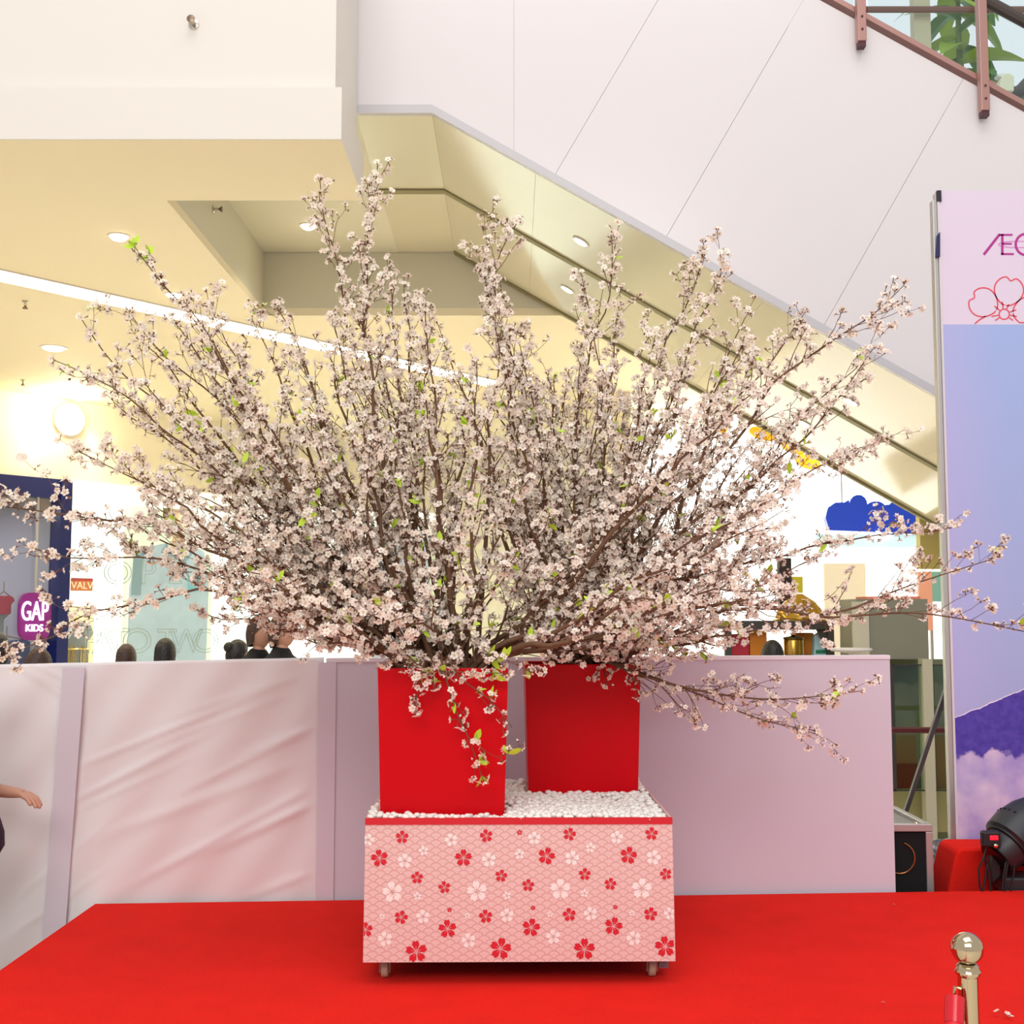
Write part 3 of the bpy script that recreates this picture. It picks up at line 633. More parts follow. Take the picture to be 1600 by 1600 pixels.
mm = MB(); mm.add([(xa, yy(xa)-.004, za-.012), (xe0, yy(xe0)-.004, ze-.012), (xe0, yy(xe0)-.004, ze+.006), (xa, yy(xa)-.004, za+.006), (xa, yy(xa)+.055, za-.012), (xe0, yy(xe0)+.055, ze-.012), (xe0, yy(xe0)+.055, ze+.006), (xa, yy(xa)+.055, za+.006)],
       [(0, 1, 2, 3), (4, 7, 6, 5), (0, 4, 5, 1), (3, 2, 6, 7), (0, 3, 7, 4), (1, 5, 6, 2)]); mm.build('edge_strip', mat('white_edge', '#e9e2ea', .6), t)
mm = MB(); c = P(512, 1200, YB(xa)); mm.add([(c.x-.05, yy(c.x)-.012, ZF), (c.x+.03, yy(c.x)-.012, ZF), (c.x+.03, yy(c.x)-.004, za-.013), (c.x-.05, yy(c.x)-.006, za-.013), (c.x-.05, yy(c.x)-.002, ZF), (c.x+.03, yy(c.x)-.001, ZF), (c.x+.03, yy(c.x)-.001, za-.013), (c.x-.05, yy(c.x)-.002, za-.013)],
       [(0, 1, 2, 3), (4, 7, 6, 5), (0, 4, 5, 1), (3, 2, 6, 7), (0, 3, 7, 4), (1, 5, 6, 2)]); mm.build('joint_cover', mat('lilac_tinted_cloth'), t)

# ---------------------------------------------------------------- flower cart
DF = 4.39
c0 = P(811, 1278, DF); CX, CT = c0.x, c0.z
HW = (P(1050, 1278, DF).x-P(571, 1278, DF).x)/2; CD = .98; CB = P(811, 1503, DF).z
CR = R(.8)
cart = thing('planter_cart', 'low wheeled planter cart wrapped in pink flower print paper', 'cart', (CX, DF, 0), CR)
def nd(nt, op, a, b=None, c=None):
    n = nt.nodes.new('ShaderNodeMath'); n.operation = op
    for i, v in enumerate((a, b, c)):
        if v is None: continue
        if isinstance(v, (int, float)): n.inputs[i].default_value = v
        else: nt.links.new(v, n.inputs[i])
    return n.outputs[0]
def wave_paper():
    m_ = bpy.data.materials.new('pink_wave_paper'); m_.use_nodes = True; nt = m_.node_tree; b = nt.nodes['Principled BSDF']
    tc = nt.nodes.new('ShaderNodeTexCoord'); sp = nt.nodes.new('ShaderNodeSeparateXYZ'); nt.links.new(tc.outputs['Object'], sp.inputs[0])
    ux = nd(nt, 'ADD', sp.outputs[0], sp.outputs[1]); v = nd(nt, 'ADD', sp.outputs[2], 5.0)
    wv = .049; hh = wv*.27; r = wv*.5
    n0 = nd(nt, 'FLOOR', nd(nt, 'DIVIDE', v, hh))
    def cand(k):
        n = nd(nt, 'ADD', n0, float(k)); par = nd(nt, 'MULTIPLY', nd(nt, 'PINGPONG', n, 1.0), wv/2)
        x = nd(nt, 'SUBTRACT', nd(nt, 'ADD', ux, 50*wv), par); dx = nd(nt, 'SUBTRACT', x, nd(nt, 'MULTIPLY', nd(nt, 'ROUND', nd(nt, 'DIVIDE', x, wv)), wv))
        dy = nd(nt, 'SUBTRACT', v, nd(nt, 'MULTIPLY', n, hh))
        return nd(nt, 'SQRT', nd(nt, 'ADD', nd(nt, 'MULTIPLY', dx, dx), nd(nt, 'MULTIPLY', dy, dy)))
    d1, d2, d3 = cand(-1), cand(0), cand(1)
    in1 = nd(nt, 'LESS_THAN', d1, r); in2 = nd(nt, 'LESS_THAN', d2, r)
    dd = nd(nt, 'ADD', nd(nt, 'MULTIPLY', d2, in2), nd(nt, 'MULTIPLY', d3, nd(nt, 'SUBTRACT', 1.0, in2)))
    dd = nd(nt, 'ADD', nd(nt, 'MULTIPLY', d1, in1), nd(nt, 'MULTIPLY', dd, nd(nt, 'SUBTRACT', 1.0, in1)))
    fr = nd(nt, 'FRACT', nd(nt, 'DIVIDE', dd, r/4.0)); ln = nd(nt, 'MAXIMUM', nd(nt, 'LESS_THAN', fr, .25), nd(nt, 'GREATER_THAN', dd, r*.90))
    mx = nt.nodes.new('ShaderNodeMix'); mx.data_type = 'RGBA'; mx.inputs[6].default_value = (*lin('#efd0ca'), 1); mx.inputs[7].default_value = (*lin('#cc948e'), 1)
    nt.links.new(ln, mx.inputs[0]); nt.links.new(mx.outputs[2], b.inputs['Base Color']); b.inputs['Roughness'].default_value = .6
    return m_
M_wave = wave_paper()
mm = MB(); mm.add([(-HW-.004, 0, CB), (HW+.007, 0, CB), (HW, 0, CT-.0005), (-HW, 0, CT-.0005), (-HW-.004, .008, CB), (HW+.007, .008, CB), (HW, .008, CT-.0005), (-HW, .008, CT-.0005)],
       [(0, 1, 2, 3), (4, 7, 6, 5), (0, 4, 5, 1), (3, 2, 6, 7), (0, 3, 7, 4), (1, 5, 6, 2)])
front = mm.build('front_panel', M_wave, cart)
for sx in (-1, 1):
    mm = MB(); x0 = sx*HW; mm.box(min(x0, x0-sx*.008), max(x0, x0-sx*.008), .0085, CD, CB, CT); mm.build('side_panel', M_wave, cart)
mm = MB(); mm.box(-HW, HW, CD+.0005, CD+.008, CB, CT); mm.build('back_panel', M_wave, cart)
zband = P(811, 1288, DF).z
mm = MB(); mm.box(-HW-.001, HW+.001, -.003, .006, zband, CT+.001); mm.build('red_band', mat('red_tape', '#cf1024', .45), cart)
mm = MB(); mm.box(-HW+.009, HW-.009, .009, CD-.001, CB+.015, CT-.06); mm.build('box_body', mat('dark_board', '#3a2f2c', .8), cart)
# printed flowers
M_pr = [mat('print_red', '#d3142a', .6), mat('print_white', '#f6ece6', .6)]; M_prc = [mat('print_pinkline', '#ef8f92', .6), mat('print_tan', '#dba79d', .6)]
K = 510/1600
reds = [(215, 117, 32), (627, 112, 32), (1035, 105, 32), (1438, 104, 32), (790, 96, 14), (105, 220, 42), (515, 220, 42), (922, 212, 42), (1325, 210, 42), (288, 316, 30), (700, 308, 30), (1110, 302, 30), (1508, 302, 29), (422, 364, 30), (832, 355, 30), (1236, 350, 30), (447, 474, 12), (856, 466, 12), (1260, 463, 12), (210, 510, 33), (624, 507, 33), (1034, 500, 33), (1433, 498, 33), (36, 570, 36), (437, 567, 44), (847, 562, 44), (1251, 557, 44), (285, 678, 52), (697, 665, 52), (1108, 670, 52), (1505, 658, 50)]
whites = [(50, 130, 30), (455, 132, 32), (862, 124, 32), (1267, 121, 32), (320, 185, 24), (790, 203, 24), (1138, 172, 24), (228, 234, 36), (640, 229, 36), (1048, 223, 36), (1448, 221, 36), (168, 386, 50), (582, 384, 50), (990, 375, 50), (1390, 373, 50), (290, 407, 20), (728, 405, 20), (1108, 395, 20), (317, 507, 34), (728, 502, 34), (1138, 496, 34), (1528, 496, 30), (132, 616, 36), (540, 625, 36), (955, 608, 36), (1350, 617, 36), (535, 503, 15), (940, 497, 15), (1342, 493, 15), (118, 505, 14)]
def print_flower(cx, cz, r, kind, rot):
    mm = MB(); lim = HW+.002
    cl = lambda p, y: (max(-lim, min(lim, p[0])), y, max(CB+.001, min(zband-.001, p[1])))
    shape = ((.10, 0), (.30, -.17), (.62, -.34), (.88, -.27), (1.0, -.14), (.88, 0), (1.0, .14), (.88, .27), (.62, .34), (.30, .17))
    for k in range(5):
        a = rot+2*math.pi*k/5; ca, sa_ = math.cos(a), math.sin(a)
        pl = [(cx+r*(x*ca-y*sa_), cz+r*(x*sa_+y*ca)) for x, y in shape]
        mm.add([cl(p, -.0012) for p in pl], [tuple(range(10))], 0)
        if r > .01:
            ln = [(cx+r*(x*ca-y*sa_), cz+r*(x*sa_+y*ca)) for x, y in ((.08, -.03), (.48, -.018), (.48, .018), (.08, .03))]
            mm.add([cl(p, -.0018) for p in ln], [(0, 1, 2, 3)], 1)
    mm.build('printed_flower', [M_pr[kind], M_prc[kind]], front)
for kind, lst in ((0, reds), (1, whites)):
    for i, (x, y, rpx) in enumerate(lst):
        p = P(560+x*K, 1270+y*K, DF); print_flower(p.x-CX, p.z, rpx*K/F*DF*1.0, kind, R(90+((x*13+y*7) % 30)-15))
# casters
for sx in (-1, 1):
    for yy_ in (.10, CD-.12):
        cs = MB(); x0 = sx*(HW-.065); cs.box(x0-.03, x0+.03, yy_-.03, yy_+.03, CB-.004, CB+.02); cs.box(x0-.020, x0-.015, yy_-.015, yy_+.02, .02, CB); cs.box(x0+.015, x0+.020, yy_-.015, yy_+.02, .02, CB)
        o = cs.build('caster', mat('steel_fork', '#9b948c', .4, metal=.7), cart)
        wl = MB(); wl.lathe([(.028, -.013), (.034, -.009), (.034, .009), (.028, .013)], 20, (x0, yy_, .034), 'x'); wl.build('wheel', mat('grey_tyre', '#b3a78f', .6), o, smooth=True)
        if sx > 0:
            wl = MB(); wl.box(x0+.025, x0+.06, yy_-.01, yy_+.02, .03, .05); wl.build('brake', mat('grey_lever', '#7d7a80', .5), o)
# red pots
def pot(cx, y0, ztop, wt, wb, dp, label, zb_):
    t = thing('flower_pot', label, 'pot', (cx, y0, zb_), CR)
    hgt = ztop-zb_; T_ = .018
    V = []; 
    for (wd, dd, z) in ((wb, dp*.94, 0), (wt, dp, hgt), (wt-2*T_, dp-2*T_, hgt), (wb-2*T_, dp*.94-2*T_, .02)):
        V += [(-wd/2, dp/2-dd/2, z), (wd/2, dp/2-dd/2, z), (wd/2, dp/2+dd/2, z), (-wd/2, dp/2+dd/2, z)]
    Fs = [(3, 2, 1, 0)] + [(i*4+k, i*4+(k+1) % 4, (i+1)*4+(k+1) % 4, (i+1)*4+k) for i in range(3) for k in range(4)] + [(12, 13, 14, 15)]
    mm = MB(); mm.add(V, Fs); mm.build('pot_body', M_potred, t, bevel=.004)
    mm = MB(); mm.box(-wt/2+.03, wt/2-.03, .04, dp-.04, hgt*.62, hgt*.66); mm.build('foam', mat('dark_foam', '#2e2a22', .95), t)
    return t
PZ = CT-.035
DP1, DP2 = 4.45, 4.97
a = P(692, 1044, DP1); PA = (a.x, DP1+.2, a.z); wA = (P(794, 1044, DP1)-P(590, 1044, DP1)).x; wAb = (P(788, 1274, DP1)-P(594, 1274, DP1)).x
pot(a.x, DP1, a.z, wA, wAb, .40, 'tall red square pot nearest the front of the cart', PZ)
a = P(911, 1038, DP2); PB = (a.x, DP2+.18, a.z); wB = (P(1001, 1038, DP2)-P(820, 1038, DP2)).x; wBb = (P(996, 1236, DP2)-P(825, 1236, DP2)).x
pot(a.x, DP2, a.z, wB, wBb, .36, 'tall red square pot set back on the cart', PZ)
# pebbles
def pebble_mesh(k):
    bm = bmesh.new(); bmesh.ops.create_icosphere(bm, subdivisions=2 if k < 0 else 1, radius=1)
    rg = random.Random(k)
    for v in bm.verts: v.co *= rg.uniform(.84, 1.1); 
    for v in bm.verts: v.co.x *= 1.18; v.co.z *= .78
    me = bpy.data.meshes.new('pebble'); bm.to_mesh(me); bm.free(); me.materials.append(mat('white_pebble', '#f1eee6', .55, vary=.06, vscale=30))
    me.polygons.foreach_set('use_smooth', [True]*len(me.polygons)); return me
PEB = [pebble_mesh(k) for k in range(6)]
spots = []
rg = random.Random(11)
sp_ = .0255
y = .016
row = 0
PAloc = (PA[0]-CX, PA[1]-DF); PBloc = (PB[0]-CX, PB[1]-DF)
while y < CD-.012:
    x = -HW+.018+(row % 2)*sp_/2
    while x < HW-.014:
        px_, py_ = x+rg.uniform(-.006, .006), y+rg.uniform(-.005, .005)
        ia = abs(px_-PAloc[0]) < wAb/2+.006 and abs(py_-PAloc[1]) < .196; ib = abs(px_-PBloc[0]) < wBb/2+.006 and abs(py_-PBloc[1]) < .176
        if not ia and not ib: spots.append((px_, py_))
        x += sp_
    y += sp_*.88; row += 1
mm = MB(); mm.box(-HW+.009, HW-.009, .009, CD-.002, CT-.06, CT-.012); mm.build('gravel_bed', mat('pale_gravel', '#cfcbc0', .9), cart)
def near(p): return p[1]
spots.sort(key=near)
Mc = cart.matrix_world if False else Matrix.Translation((CX, DF, 0)) @ Matrix.Rotation(CR, 4, 'Z')
for i, (x, y) in enumerate(spots[:300]):
    o = obj('pebble', PEB[i % 6], None, Mc @ Vector((x, y, CT-.003+rg.uniform(-.002, .008)+.004*math.sin(x*9)))); s = rg.uniform(.0118, .0160)
    o.scale = (s, s, s); o.rotation_euler = (rg.uniform(-.4, .4), rg.uniform(-.4, .4), rg.uniform(0, 6.28))
    tag(o, 'white pebble in the front rows of gravel around the red pots', 'pebble', 'white pebbles on the cart')
V = []; Fl = []; kk = 0
base = [(np.array([v.co[:] for v in me.vertices]), np.array([p.vertices[:] for p in me.polygons])) for me in PEB]
for i, (x, y) in enumerate(spots[300:]):
    v, f = base[i % 6]; s = rg.uniform(.0118, .0162)
    e = Matrix.Rotation(rg.uniform(0, 6.28), 3, 'Z') @ Matrix.Rotation(rg.uniform(-.4, .4), 3, 'X')
    p = Mc @ Vector((x, y, CT-.004+rg.uniform(-.003, .010)+.008*math.sin(x*7+2)*math.sin(y*6)))
    V.append(v @ np.array(e).T*s+np.array(p)); Fl.append(f+kk); kk += len(v)
V = np.concatenate(V); Fl = np.concatenate(Fl)
o = obj('pebbles', mesh_np('pebbles', V, Fl.ravel(), np.full(len(Fl), 3), [MATS['white_pebble']], smooth=True))
tag(o, 'white pebbles heaped over the back of the cart', 'pebbles', kind='stuff')

# ---------------------------------------------------------------- banner on its frame
DBN = 6.35
t = thing('banner', 'tall printed banner with logo, blossom outline, mountain and clouds', 'banner', (0, DBN, 0))
x0b = P(1482, 800, DBN).x+.0; x1b = x0b+2.4
ztb, zbb = P(1470, 298, DBN).z, P(1497, 1345, DBN).z
def banner_mat():
    m_ = bpy.data.materials.new('banner_print'); m_.use_nodes = True; nt = m_.node_tree; b = nt.nodes['Principled BSDF']; b.inputs['Roughness'].default_value = .55
    tc = nt.nodes.new('ShaderNodeTexCoord'); sp = nt.nodes.new('ShaderNodeSeparateXYZ'); nt.links.new(tc.outputs['Object'], sp.inputs[0])
    x, z = sp.outputs[0], sp.outputs[2]
    def noise(sc, det=5):
        n = nt.nodes.new('ShaderNodeTexNoise'); n.inputs['Scale'].default_value = sc; n.inputs['Detail'].default_value = det; nt.links.new(tc.outputs['Object'], n.inputs['Vector']); return n.outputs[0]
    def mix(f, a, bb):
        k = nt.nodes.new('ShaderNodeMix'); k.data_type = 'RGBA'
        for i, vv in ((6, a), (7, bb)):
            if isinstance(vv, str): k.inputs[i].default_value = (*lin(vv), 1)
            else: nt.links.new(vv, k.inputs[i])
        nt.links.new(f, k.inputs[0]); return k.outputs[2]
    def ramp(val, a, c):
        n = nt.nodes.new('ShaderNodeMapRange'); n.inputs[1].default_value = a; n.inputs[2].default_value = c; nt.links.new(val, n.inputs[0]); return n.outputs[0]
    zsky = P(1500, 507, DBN).z
    n1 = noise(1.6, 3)
    sky = mix(ramp(nd(nt, 'ADD', z, nd(nt, 'MULTIPLY', n1, .8)), 1.2, 3.2), '#a5b0de', '#9fb4e6')
    sky = mix(ramp(nd(nt, 'SUBTRACT', x, nd(nt, 'MULTIPLY', n1, .25)), x0b+.18, x0b-.12), sky, '#b0b3e4')
    # mountain side rising to the right
    pa, pb = P(1497, 1120, DBN), P(1600, 1078, DBN); sl = (pb.z-pa.z)/(pb.x-pa.x)
    line = nd(nt, 'ADD', nd(nt, 'MULTIPLY', nd(nt, 'SUBTRACT', x, pa.x), sl), pa.z)
    line = nd(nt, 'ADD', line, nd(nt, 'MULTIPLY', nd(nt, 'SUBTRACT', noise(14, 4), .5), .03))
    halo = nd(nt, 'LESS_THAN', z, nd(nt, 'ADD', line, .006)); mtn = nd(nt, 'LESS_THAN', z, line)
    col = mix(halo, sky, '#e6dcf0')
    col = mix(mtn, col, mix(ramp(noise(26, 6), .35, .75), '#40309e', '#5a48b4'))
    cl = nd(nt, 'ADD', P(1550, 1178, DBN).z, nd(nt, 'MULTIPLY', nd(nt, 'SUBTRACT', noise(9, 6), .5), .22))
    cloud = ramp(nd(nt, 'SUBTRACT', cl, z), -.008, .012)
    col = mix(cloud, col, mix(ramp(noise(4.5, 6), .38, .66), '#a798d6', '#e3cfe6'))
    top = nd(nt, 'GREATER_THAN', z, zsky)
    col = mix(top, col, '#ddd0e4')
    nt.links.new(col, b.inputs['Base Color']); return m_
mm = MB(); mm.box(x0b, x1b, 0, .012, zbb, ztb); mm.build('printed_sheet', banner_mat(), t)
mm = MB(); mm.box(x0b-.036, x0b-.012, .0, .05, ZF, ztb-.05); mm.build('frame_post', M_alu, t, bevel=.004)
mm = MB(); mm.box(x0b-.012, x0b-.001, -.006, .03, zbb-.1, ztb); mm.build('frame_edge', mat('pale_edge', '#d9d2d6', .5), t)
mm = MB(); mm.box(x0b-.012, x1b, .031, .06, ztb-.045, ztb-.005); mm.build('frame_top', M_alu, t)
a, b = P(1489, 1045, DBN+.1), P(1411, 1280, DBN+.4); b = a+(b-a)*1.75
mm = MB(); mm.tube([(a.x, .1, a.z), (b.x, b.y-DBN, b.z)], .016, 4); mm.build('brace', mat('dark_steel', '#6d6a68', .45, metal=.6), t)
c = P(1464, 384, DBN); mm = MB(); mm.prism([(c.x-.012, c.z-.065), (c.x+.008, c.z-.065), (c.x+.012, c.z+.07), (c.x-.002, c.z+.05)], -.02, .01); mm.build('tape_flap', mat('navy_tape', '#1c2257', .6), t)
c = P(1467, 304, DBN); mm = MB(); mm.box(c.x-.012, c.x+.01, -.01, .01, c.z-.04, c.z+.02); mm.build('tape_flap', mat('black_tape', '#25202a', .6), t)
# print on the sheet: thin raised ribbons
def ribbon(nm, pts, wd, m_, closed=False, yl=-.0012):
    pts = [Vector((p.x, 0, p.z)) for p in pts]; V = []; Fs = []; n = len(pts)
    for i, p in enumerate(pts):
        q0 = pts[(i-1) % n] if (closed or i) else p; q1 = pts[(i+1) % n] if (closed or i < n-1) else p
        tt = (q1-q0).normalized(); nn = Vector((-tt.z, 0, tt.x))*wd/2
        V += [(p.x+nn.x, yl, p.z+nn.z), (p.x-nn.x, yl, p.z-nn.z), (p.x+nn.x, -.0005, p.z+nn.z), (p.x-nn.x, -.0005, p.z-nn.z)]
    for i in range(n if closed else n-1):
        j = (i+1) % n; A, B = i*4, j*4
        Fs += [(A, A+1, B+1, B), (A, B, B+2, A+2), (A+1, A+3, B+3, B+1)]
    q_ = MB(); q_.add(V, Fs); return q_.build(nm, m_, t)
B = lambda px, py: P(px, py, DBN)
M_mag = mat('magenta_print', '#b0298f', .5); px1 = DBN/F
ribbon('logo_stroke', [B(1537, 398), B(1562, 366)], 4.2*px1, M_mag); ribbon('logo_stroke', [B(1561, 367), B(1582, 367)], 3.2*px1, M_mag)
ribbon('logo_stroke', [B(1566, 366), B(1566, 398)], 4*px1, M_mag); ribbon('logo_stroke', [B(1564, 397), B(1584, 397)], 3.2*px1, M_mag); ribbon('logo_stroke', [B(1566, 381), B(1581, 381)], 3*px1, M_mag)
ribbon('logo_stroke', [B(1603+16*math.cos(2*math.pi*k/32), 382+16.5*math.sin(2*math.pi*k/32)) for k in range(32)], 4*px1, M_mag, True)
ribbon('logo_stroke', [B(1628, 398), B(1628, 366), B(1652, 398), B(1652, 366)], 4*px1, M_mag)
ribbon('logo_ring', [B(1590+30*math.cos(2*math.pi*k/40), 382-5*math.sin(2*math.pi*k/40)) for k in range(40)], 1.6*px1, mat('pink_print', '#d787c4', .5), True, -.0009)
M_rp = mat('red_outline_print', '#df4a5e', .5)
fc = (1569, 491)
def petal_curve(ang):
    out = []
    for (x, y) in ((14, 0), (16, -8), (26, -19), (40, -23), (52, -18), (58, -8), (53, 0)): out.append((x, y))
    out = out + [(x, -y) for x, y in reversed(out[:-1])]
    # smooth
    ca, sa_ = math.cos(R(ang)), math.sin(R(ang))
    return [(fc[0]+x*ca-y*sa_, fc[1]-(x*sa_+y*ca)) for x, y in out]
zs_px = 506
for ang in (151, 79, 7):
    pts = petal_curve(ang); 
    # catmull smoothing
    sm_ = []
    for i in range(len(pts)-1):
        p0, p1, p2, p3 = [Vector((*pts[max(0, min(len(pts)-1, k))], 0)) for k in (i-1, i, i+1, i+2)]
        for q_ in (0, .33, .66): sm_.append(.5*((2*p1)+(-p0+p2)*q_+(2*p0-5*p1+4*p2-p3)*q_*q_+(-p0+3*p1-3*p2+p3)*q_**3))
    sm_ = [v for v in sm_ if v.y < zs_px]
    ribbon('outline_petal', [B(v.x, v.y) for v in sm_], 2.1*px1, M_rp)
ribbon('outline_petal', [B(1540, 494), B(1530, 500), B(1523, 506)], 2.1*px1, M_rp)
ribbon('outline_center', [B(fc[0]+8*math.cos(2*math.pi*k/20), fc[1]+8*math.sin(2*math.pi*k/20)) for k in range(20)], 2.0*px1, M_rp, True)
for ang in (20, 65, 100, 140, 190, 215, -10, -35, 250, 285):
    r1 = 17 if ang % 2 else 20
    p0 = (fc[0]+9*math.cos(R(ang)), fc[1]-9*math.sin(R(ang))); p1 = (fc[0]+r1*math.cos(R(ang)), fc[1]-r1*math.sin(R(ang)))
    if p1[1] < zs_px: ribbon('outline_stamen', [B(*p0), B(*p1)], 1.9*px1, M_rp)

# ---------------------------------------------------------------- loudspeaker, red riser, moving light
dS = 5.98
a = P(1396, 1380, dS); b = P(1457, 1288, dS)
t = thing('loudspeaker', 'black loudspeaker case with silver edges beside the board partition', 'loudspeaker', (0, dS, 0))
xs0, xs1, zst = a.x-.35, b.x, b.z
mm = MB(); mm.box(xs0+.02, xs1-.02, .03, .56, ZF, zst-.02); mm.build('case_body', mat('grey_case', '#8a8680', .6), t)
mm = MB(); mm.box(xs0+.03, xs1-.035, .012, .029, ZF+.02, zst-.04); g_ = mm.build('grille', mat('black_grille', '#050507', .9), t)
for bx in ((xs0, xs1, 0, .035, zst-.035, zst), (xs1-.033, xs1, 0, .035, ZF, zst-.036), (xs1-.033, xs1, .036, .56, zst-.035, zst), (xs0, xs1-.034, .545, .57, zst-.03, zst)):
    mm = MB(); mm.box(*bx); mm.build('edge_profile', M_alu, t, bevel=.003)
c = P(1406, 1341, dS); mm = MB()
mm.tube([(c.x+.075*math.cos(R(a_)), .008, c.z+.075*math.sin(R(a_))) for a_ in range(-110, 76, 12)], .004, 6); mm.build('cone_ring', mat('copper', '#b0764a', .3, metal=.9), t, smooth=True)
c = P(1434, 1283, dS); mm = MB(); mm.lathe([(.010, 0), (.008, .006), (.002, .009)], 10, (c.x, .02, zst)); mm.build('corner_screw', M_chrome, t, smooth=True)
# red carpeted riser
dRz = 6.05
a, b = P(1482, 1390, dRz), P(1497, 1326, dRz)
t = thing('carpet_riser', 'red carpet covered riser in front of the banner', 'riser')
mm = MB(); mm.prism([(a.x-.02, ZF), (a.x, a.z), (b.x-.02, b.z-.06), (b.x-.005, b.z-.015), (b.x+.02, b.z), (4.6, b.z), (4.6, ZF)], dRz, dRz+.26); mm.build('carpet_cover', M_carpet, t, smooth=True, bevel=.012)
mm = MB(); mm.prism([(a.x-.04, ZF), (4.61, ZF), (4.61, ZF+.04), (a.x-.035, ZF+.04)], dRz-.01, dRz+.27); mm.build('plinth', M_black, t)
# black rail and foil on the floor behind the loudspeaker
t = thing('foil_sheet', 'crumpled silver foil on the floor behind the loudspeaker', 'foil')
rg = random.Random(5); V = []; Fs = []
for i in range(9):
    for k in range(7):
        p = P(1453+i*5, 1352-k*7, 6.45); V.append((p.x, 6.42+rg.uniform(-.04, .04), p.z+rg.uniform(-.008, .008)))
for i in range(8):
    for k in range(6): Fs.append((i*7+k, (i+1)*7+k, (i+1)*7+k+1, i*7+k+1))
mm = MB(); mm.add(V, Fs); o = mm.build('sheet', mat('silver_foil', '#d3d8dc', .25, metal=.7), t); o.modifiers.new('thickness', 'SOLIDIFY').thickness = .004
mm = MB(); c = P(1470, 1360, 6.5); mm.box(c.x-.12, c.x+.3, 6.47, 6.6, ZF, P(0, 1345, 6.5).z); mm.build('packing_block', mat('grey_card', '#77736a', .8), t)
t = thing('black_rail', 'black metal rail low behind the banner frame', 'rail')
a, b = P(1440, 1327, 6.8), P(1560, 1304, 7.4); mm = MB(); mm.tube([a, b], .035, 8); mm.build('bar', M_black, t, smooth=True); 
for q_ in (.1, .9):
    p = a.lerp(b, q_); mm = MB(); mm.tube([p, (p.x, p.y, ZF)], .02, 6); mm.build('support', M_black, t)
# moving head stage light
M_mh = mat('black_housing', '#26282c', .42); dM = 5.93
c = P(1590, 1300, dM); zb0 = P(1575, 1372, dM).z
t = thing('moving_head_light', 'black moving head stage light with red display tilted before the banner', 'stage light', (c.x, dM, zb0-.02))
px_ = dM/F
mm = MB(); mm.box(-.10, .14, -.06, .10, -.04, .035); base_ = mm.build('base', M_mh, t, bevel=.012)
mm = MB(); mm.box(-.09, .13, -.05, .09, ZF-zb0+.02, -.042); mm.build('stand', M_black, t)
mm = MB(); mm.prism([(-.135, .0), (-.10, .03), (-.085, .19), (-.125, .22), (-.15, .1)], -.03, .05); mm.build('yoke_arm', M_mh, t, bevel=.008)
mm = MB(); mm.prism([(.10, .0), (.14, .03), (.15, .19), (.11, .22), (.09, .1)], -.03, .05); mm.build('yoke_arm', M_mh, t, bevel=.008)
ax = Vector((.80, .25, .62)).normalized(); MR = ax.to_track_quat('Z', 'Y').to_matrix().to_4x4()
hc = Vector((-.02, 0, .20))
mm = MB(); mm.lathe([(.05, -.135), (.085, -.13), (.095, -.11), (.105, -.05), (.11, -.045), (.135, -.03), (.14, .05), (.125, .14), (.10, .2), (.06, .215)], 18, hc, M=MR); hd = mm.build('head', M_mh, t, smooth=True, sharp=28)
mm = MB(); mm.lathe([(.112, -.052), (.118, -.048), (.118, -.040), (.112, -.036)], 18, hc, M=MR); mm.build('head_ring', M_black, hd, smooth=True)
mm = MB(); mm.lathe([(.075, -.14), (.07, -.132), (.004, -.128)], 18, hc, M=MR); mm.build('lens_cap', mat('dark_lens', '#0a0a0c', .2), hd, smooth=True)
for k in range(5):
    an = R(55+k*14); p = hc + MR @ Vector((.136*math.cos(an), .136*math.sin(an), .06)); 
    q_ = MB(); q_.lathe([(.007, -.006), (.007, .006)], 8, p); q_.build('vent', M_black, hd)
c2 = P(1554, 1310, dM-.13); lc = Vector((c2.x-c.x, -.125, c2.z-zb0+.02))
mm = MB(); mm.box(lc.x-.05, lc.x+.035, lc.y+.005, lc.y+.05, lc.z-.045, lc.z+.03); mm.build('display_block', M_black, t, bevel=.01)
mm = MB(); mm.box(lc.x-.018, lc.x+.02, lc.y, lc.y+.006, lc.z-.009, lc.z+.011); mm.build('display', mat('red_led', '#ff1020', .4, emit=2.2), t, bevel=.004)
c3 = P(1554, 1321, dM-.12); mm = MB(); mm.lathe([(.012, 0), (.010, -.01), (.003, -.014)], 12, (c3.x-c.x, -.128, c3.z-zb0+.02), 'y'); mm.build('knob', M_chrome, t, smooth=True)
for i, pl in enumerate((((1541, 1325), (1536, 1342), (1529, 1358), (1531, 1385), (1538, 1400)), ((1542, 1350), (1540, 1370), (1537, 1385), (1534, 1400)), ((1543, 1345), (1545, 1365), (1548, 1388), (1550, 1400)), ((1576, 1338), (1571, 1350), (1568, 1370), (1566, 1400)), ((1579, 1340), (1574, 1352), (1571, 1372), (1570, 1400)), ((1585, 1345), (1584, 1365), (1580, 1385), (1579, 1400)))):
    mm = MB(); mm.tube([(P(a_, b_, dM-.1).x-c.x, -.1, P(a_, b_, dM-.1).z-zb0+.02) for a_, b_ in pl], .0045, 6); mm.build('cable', M_black, t, smooth=True)

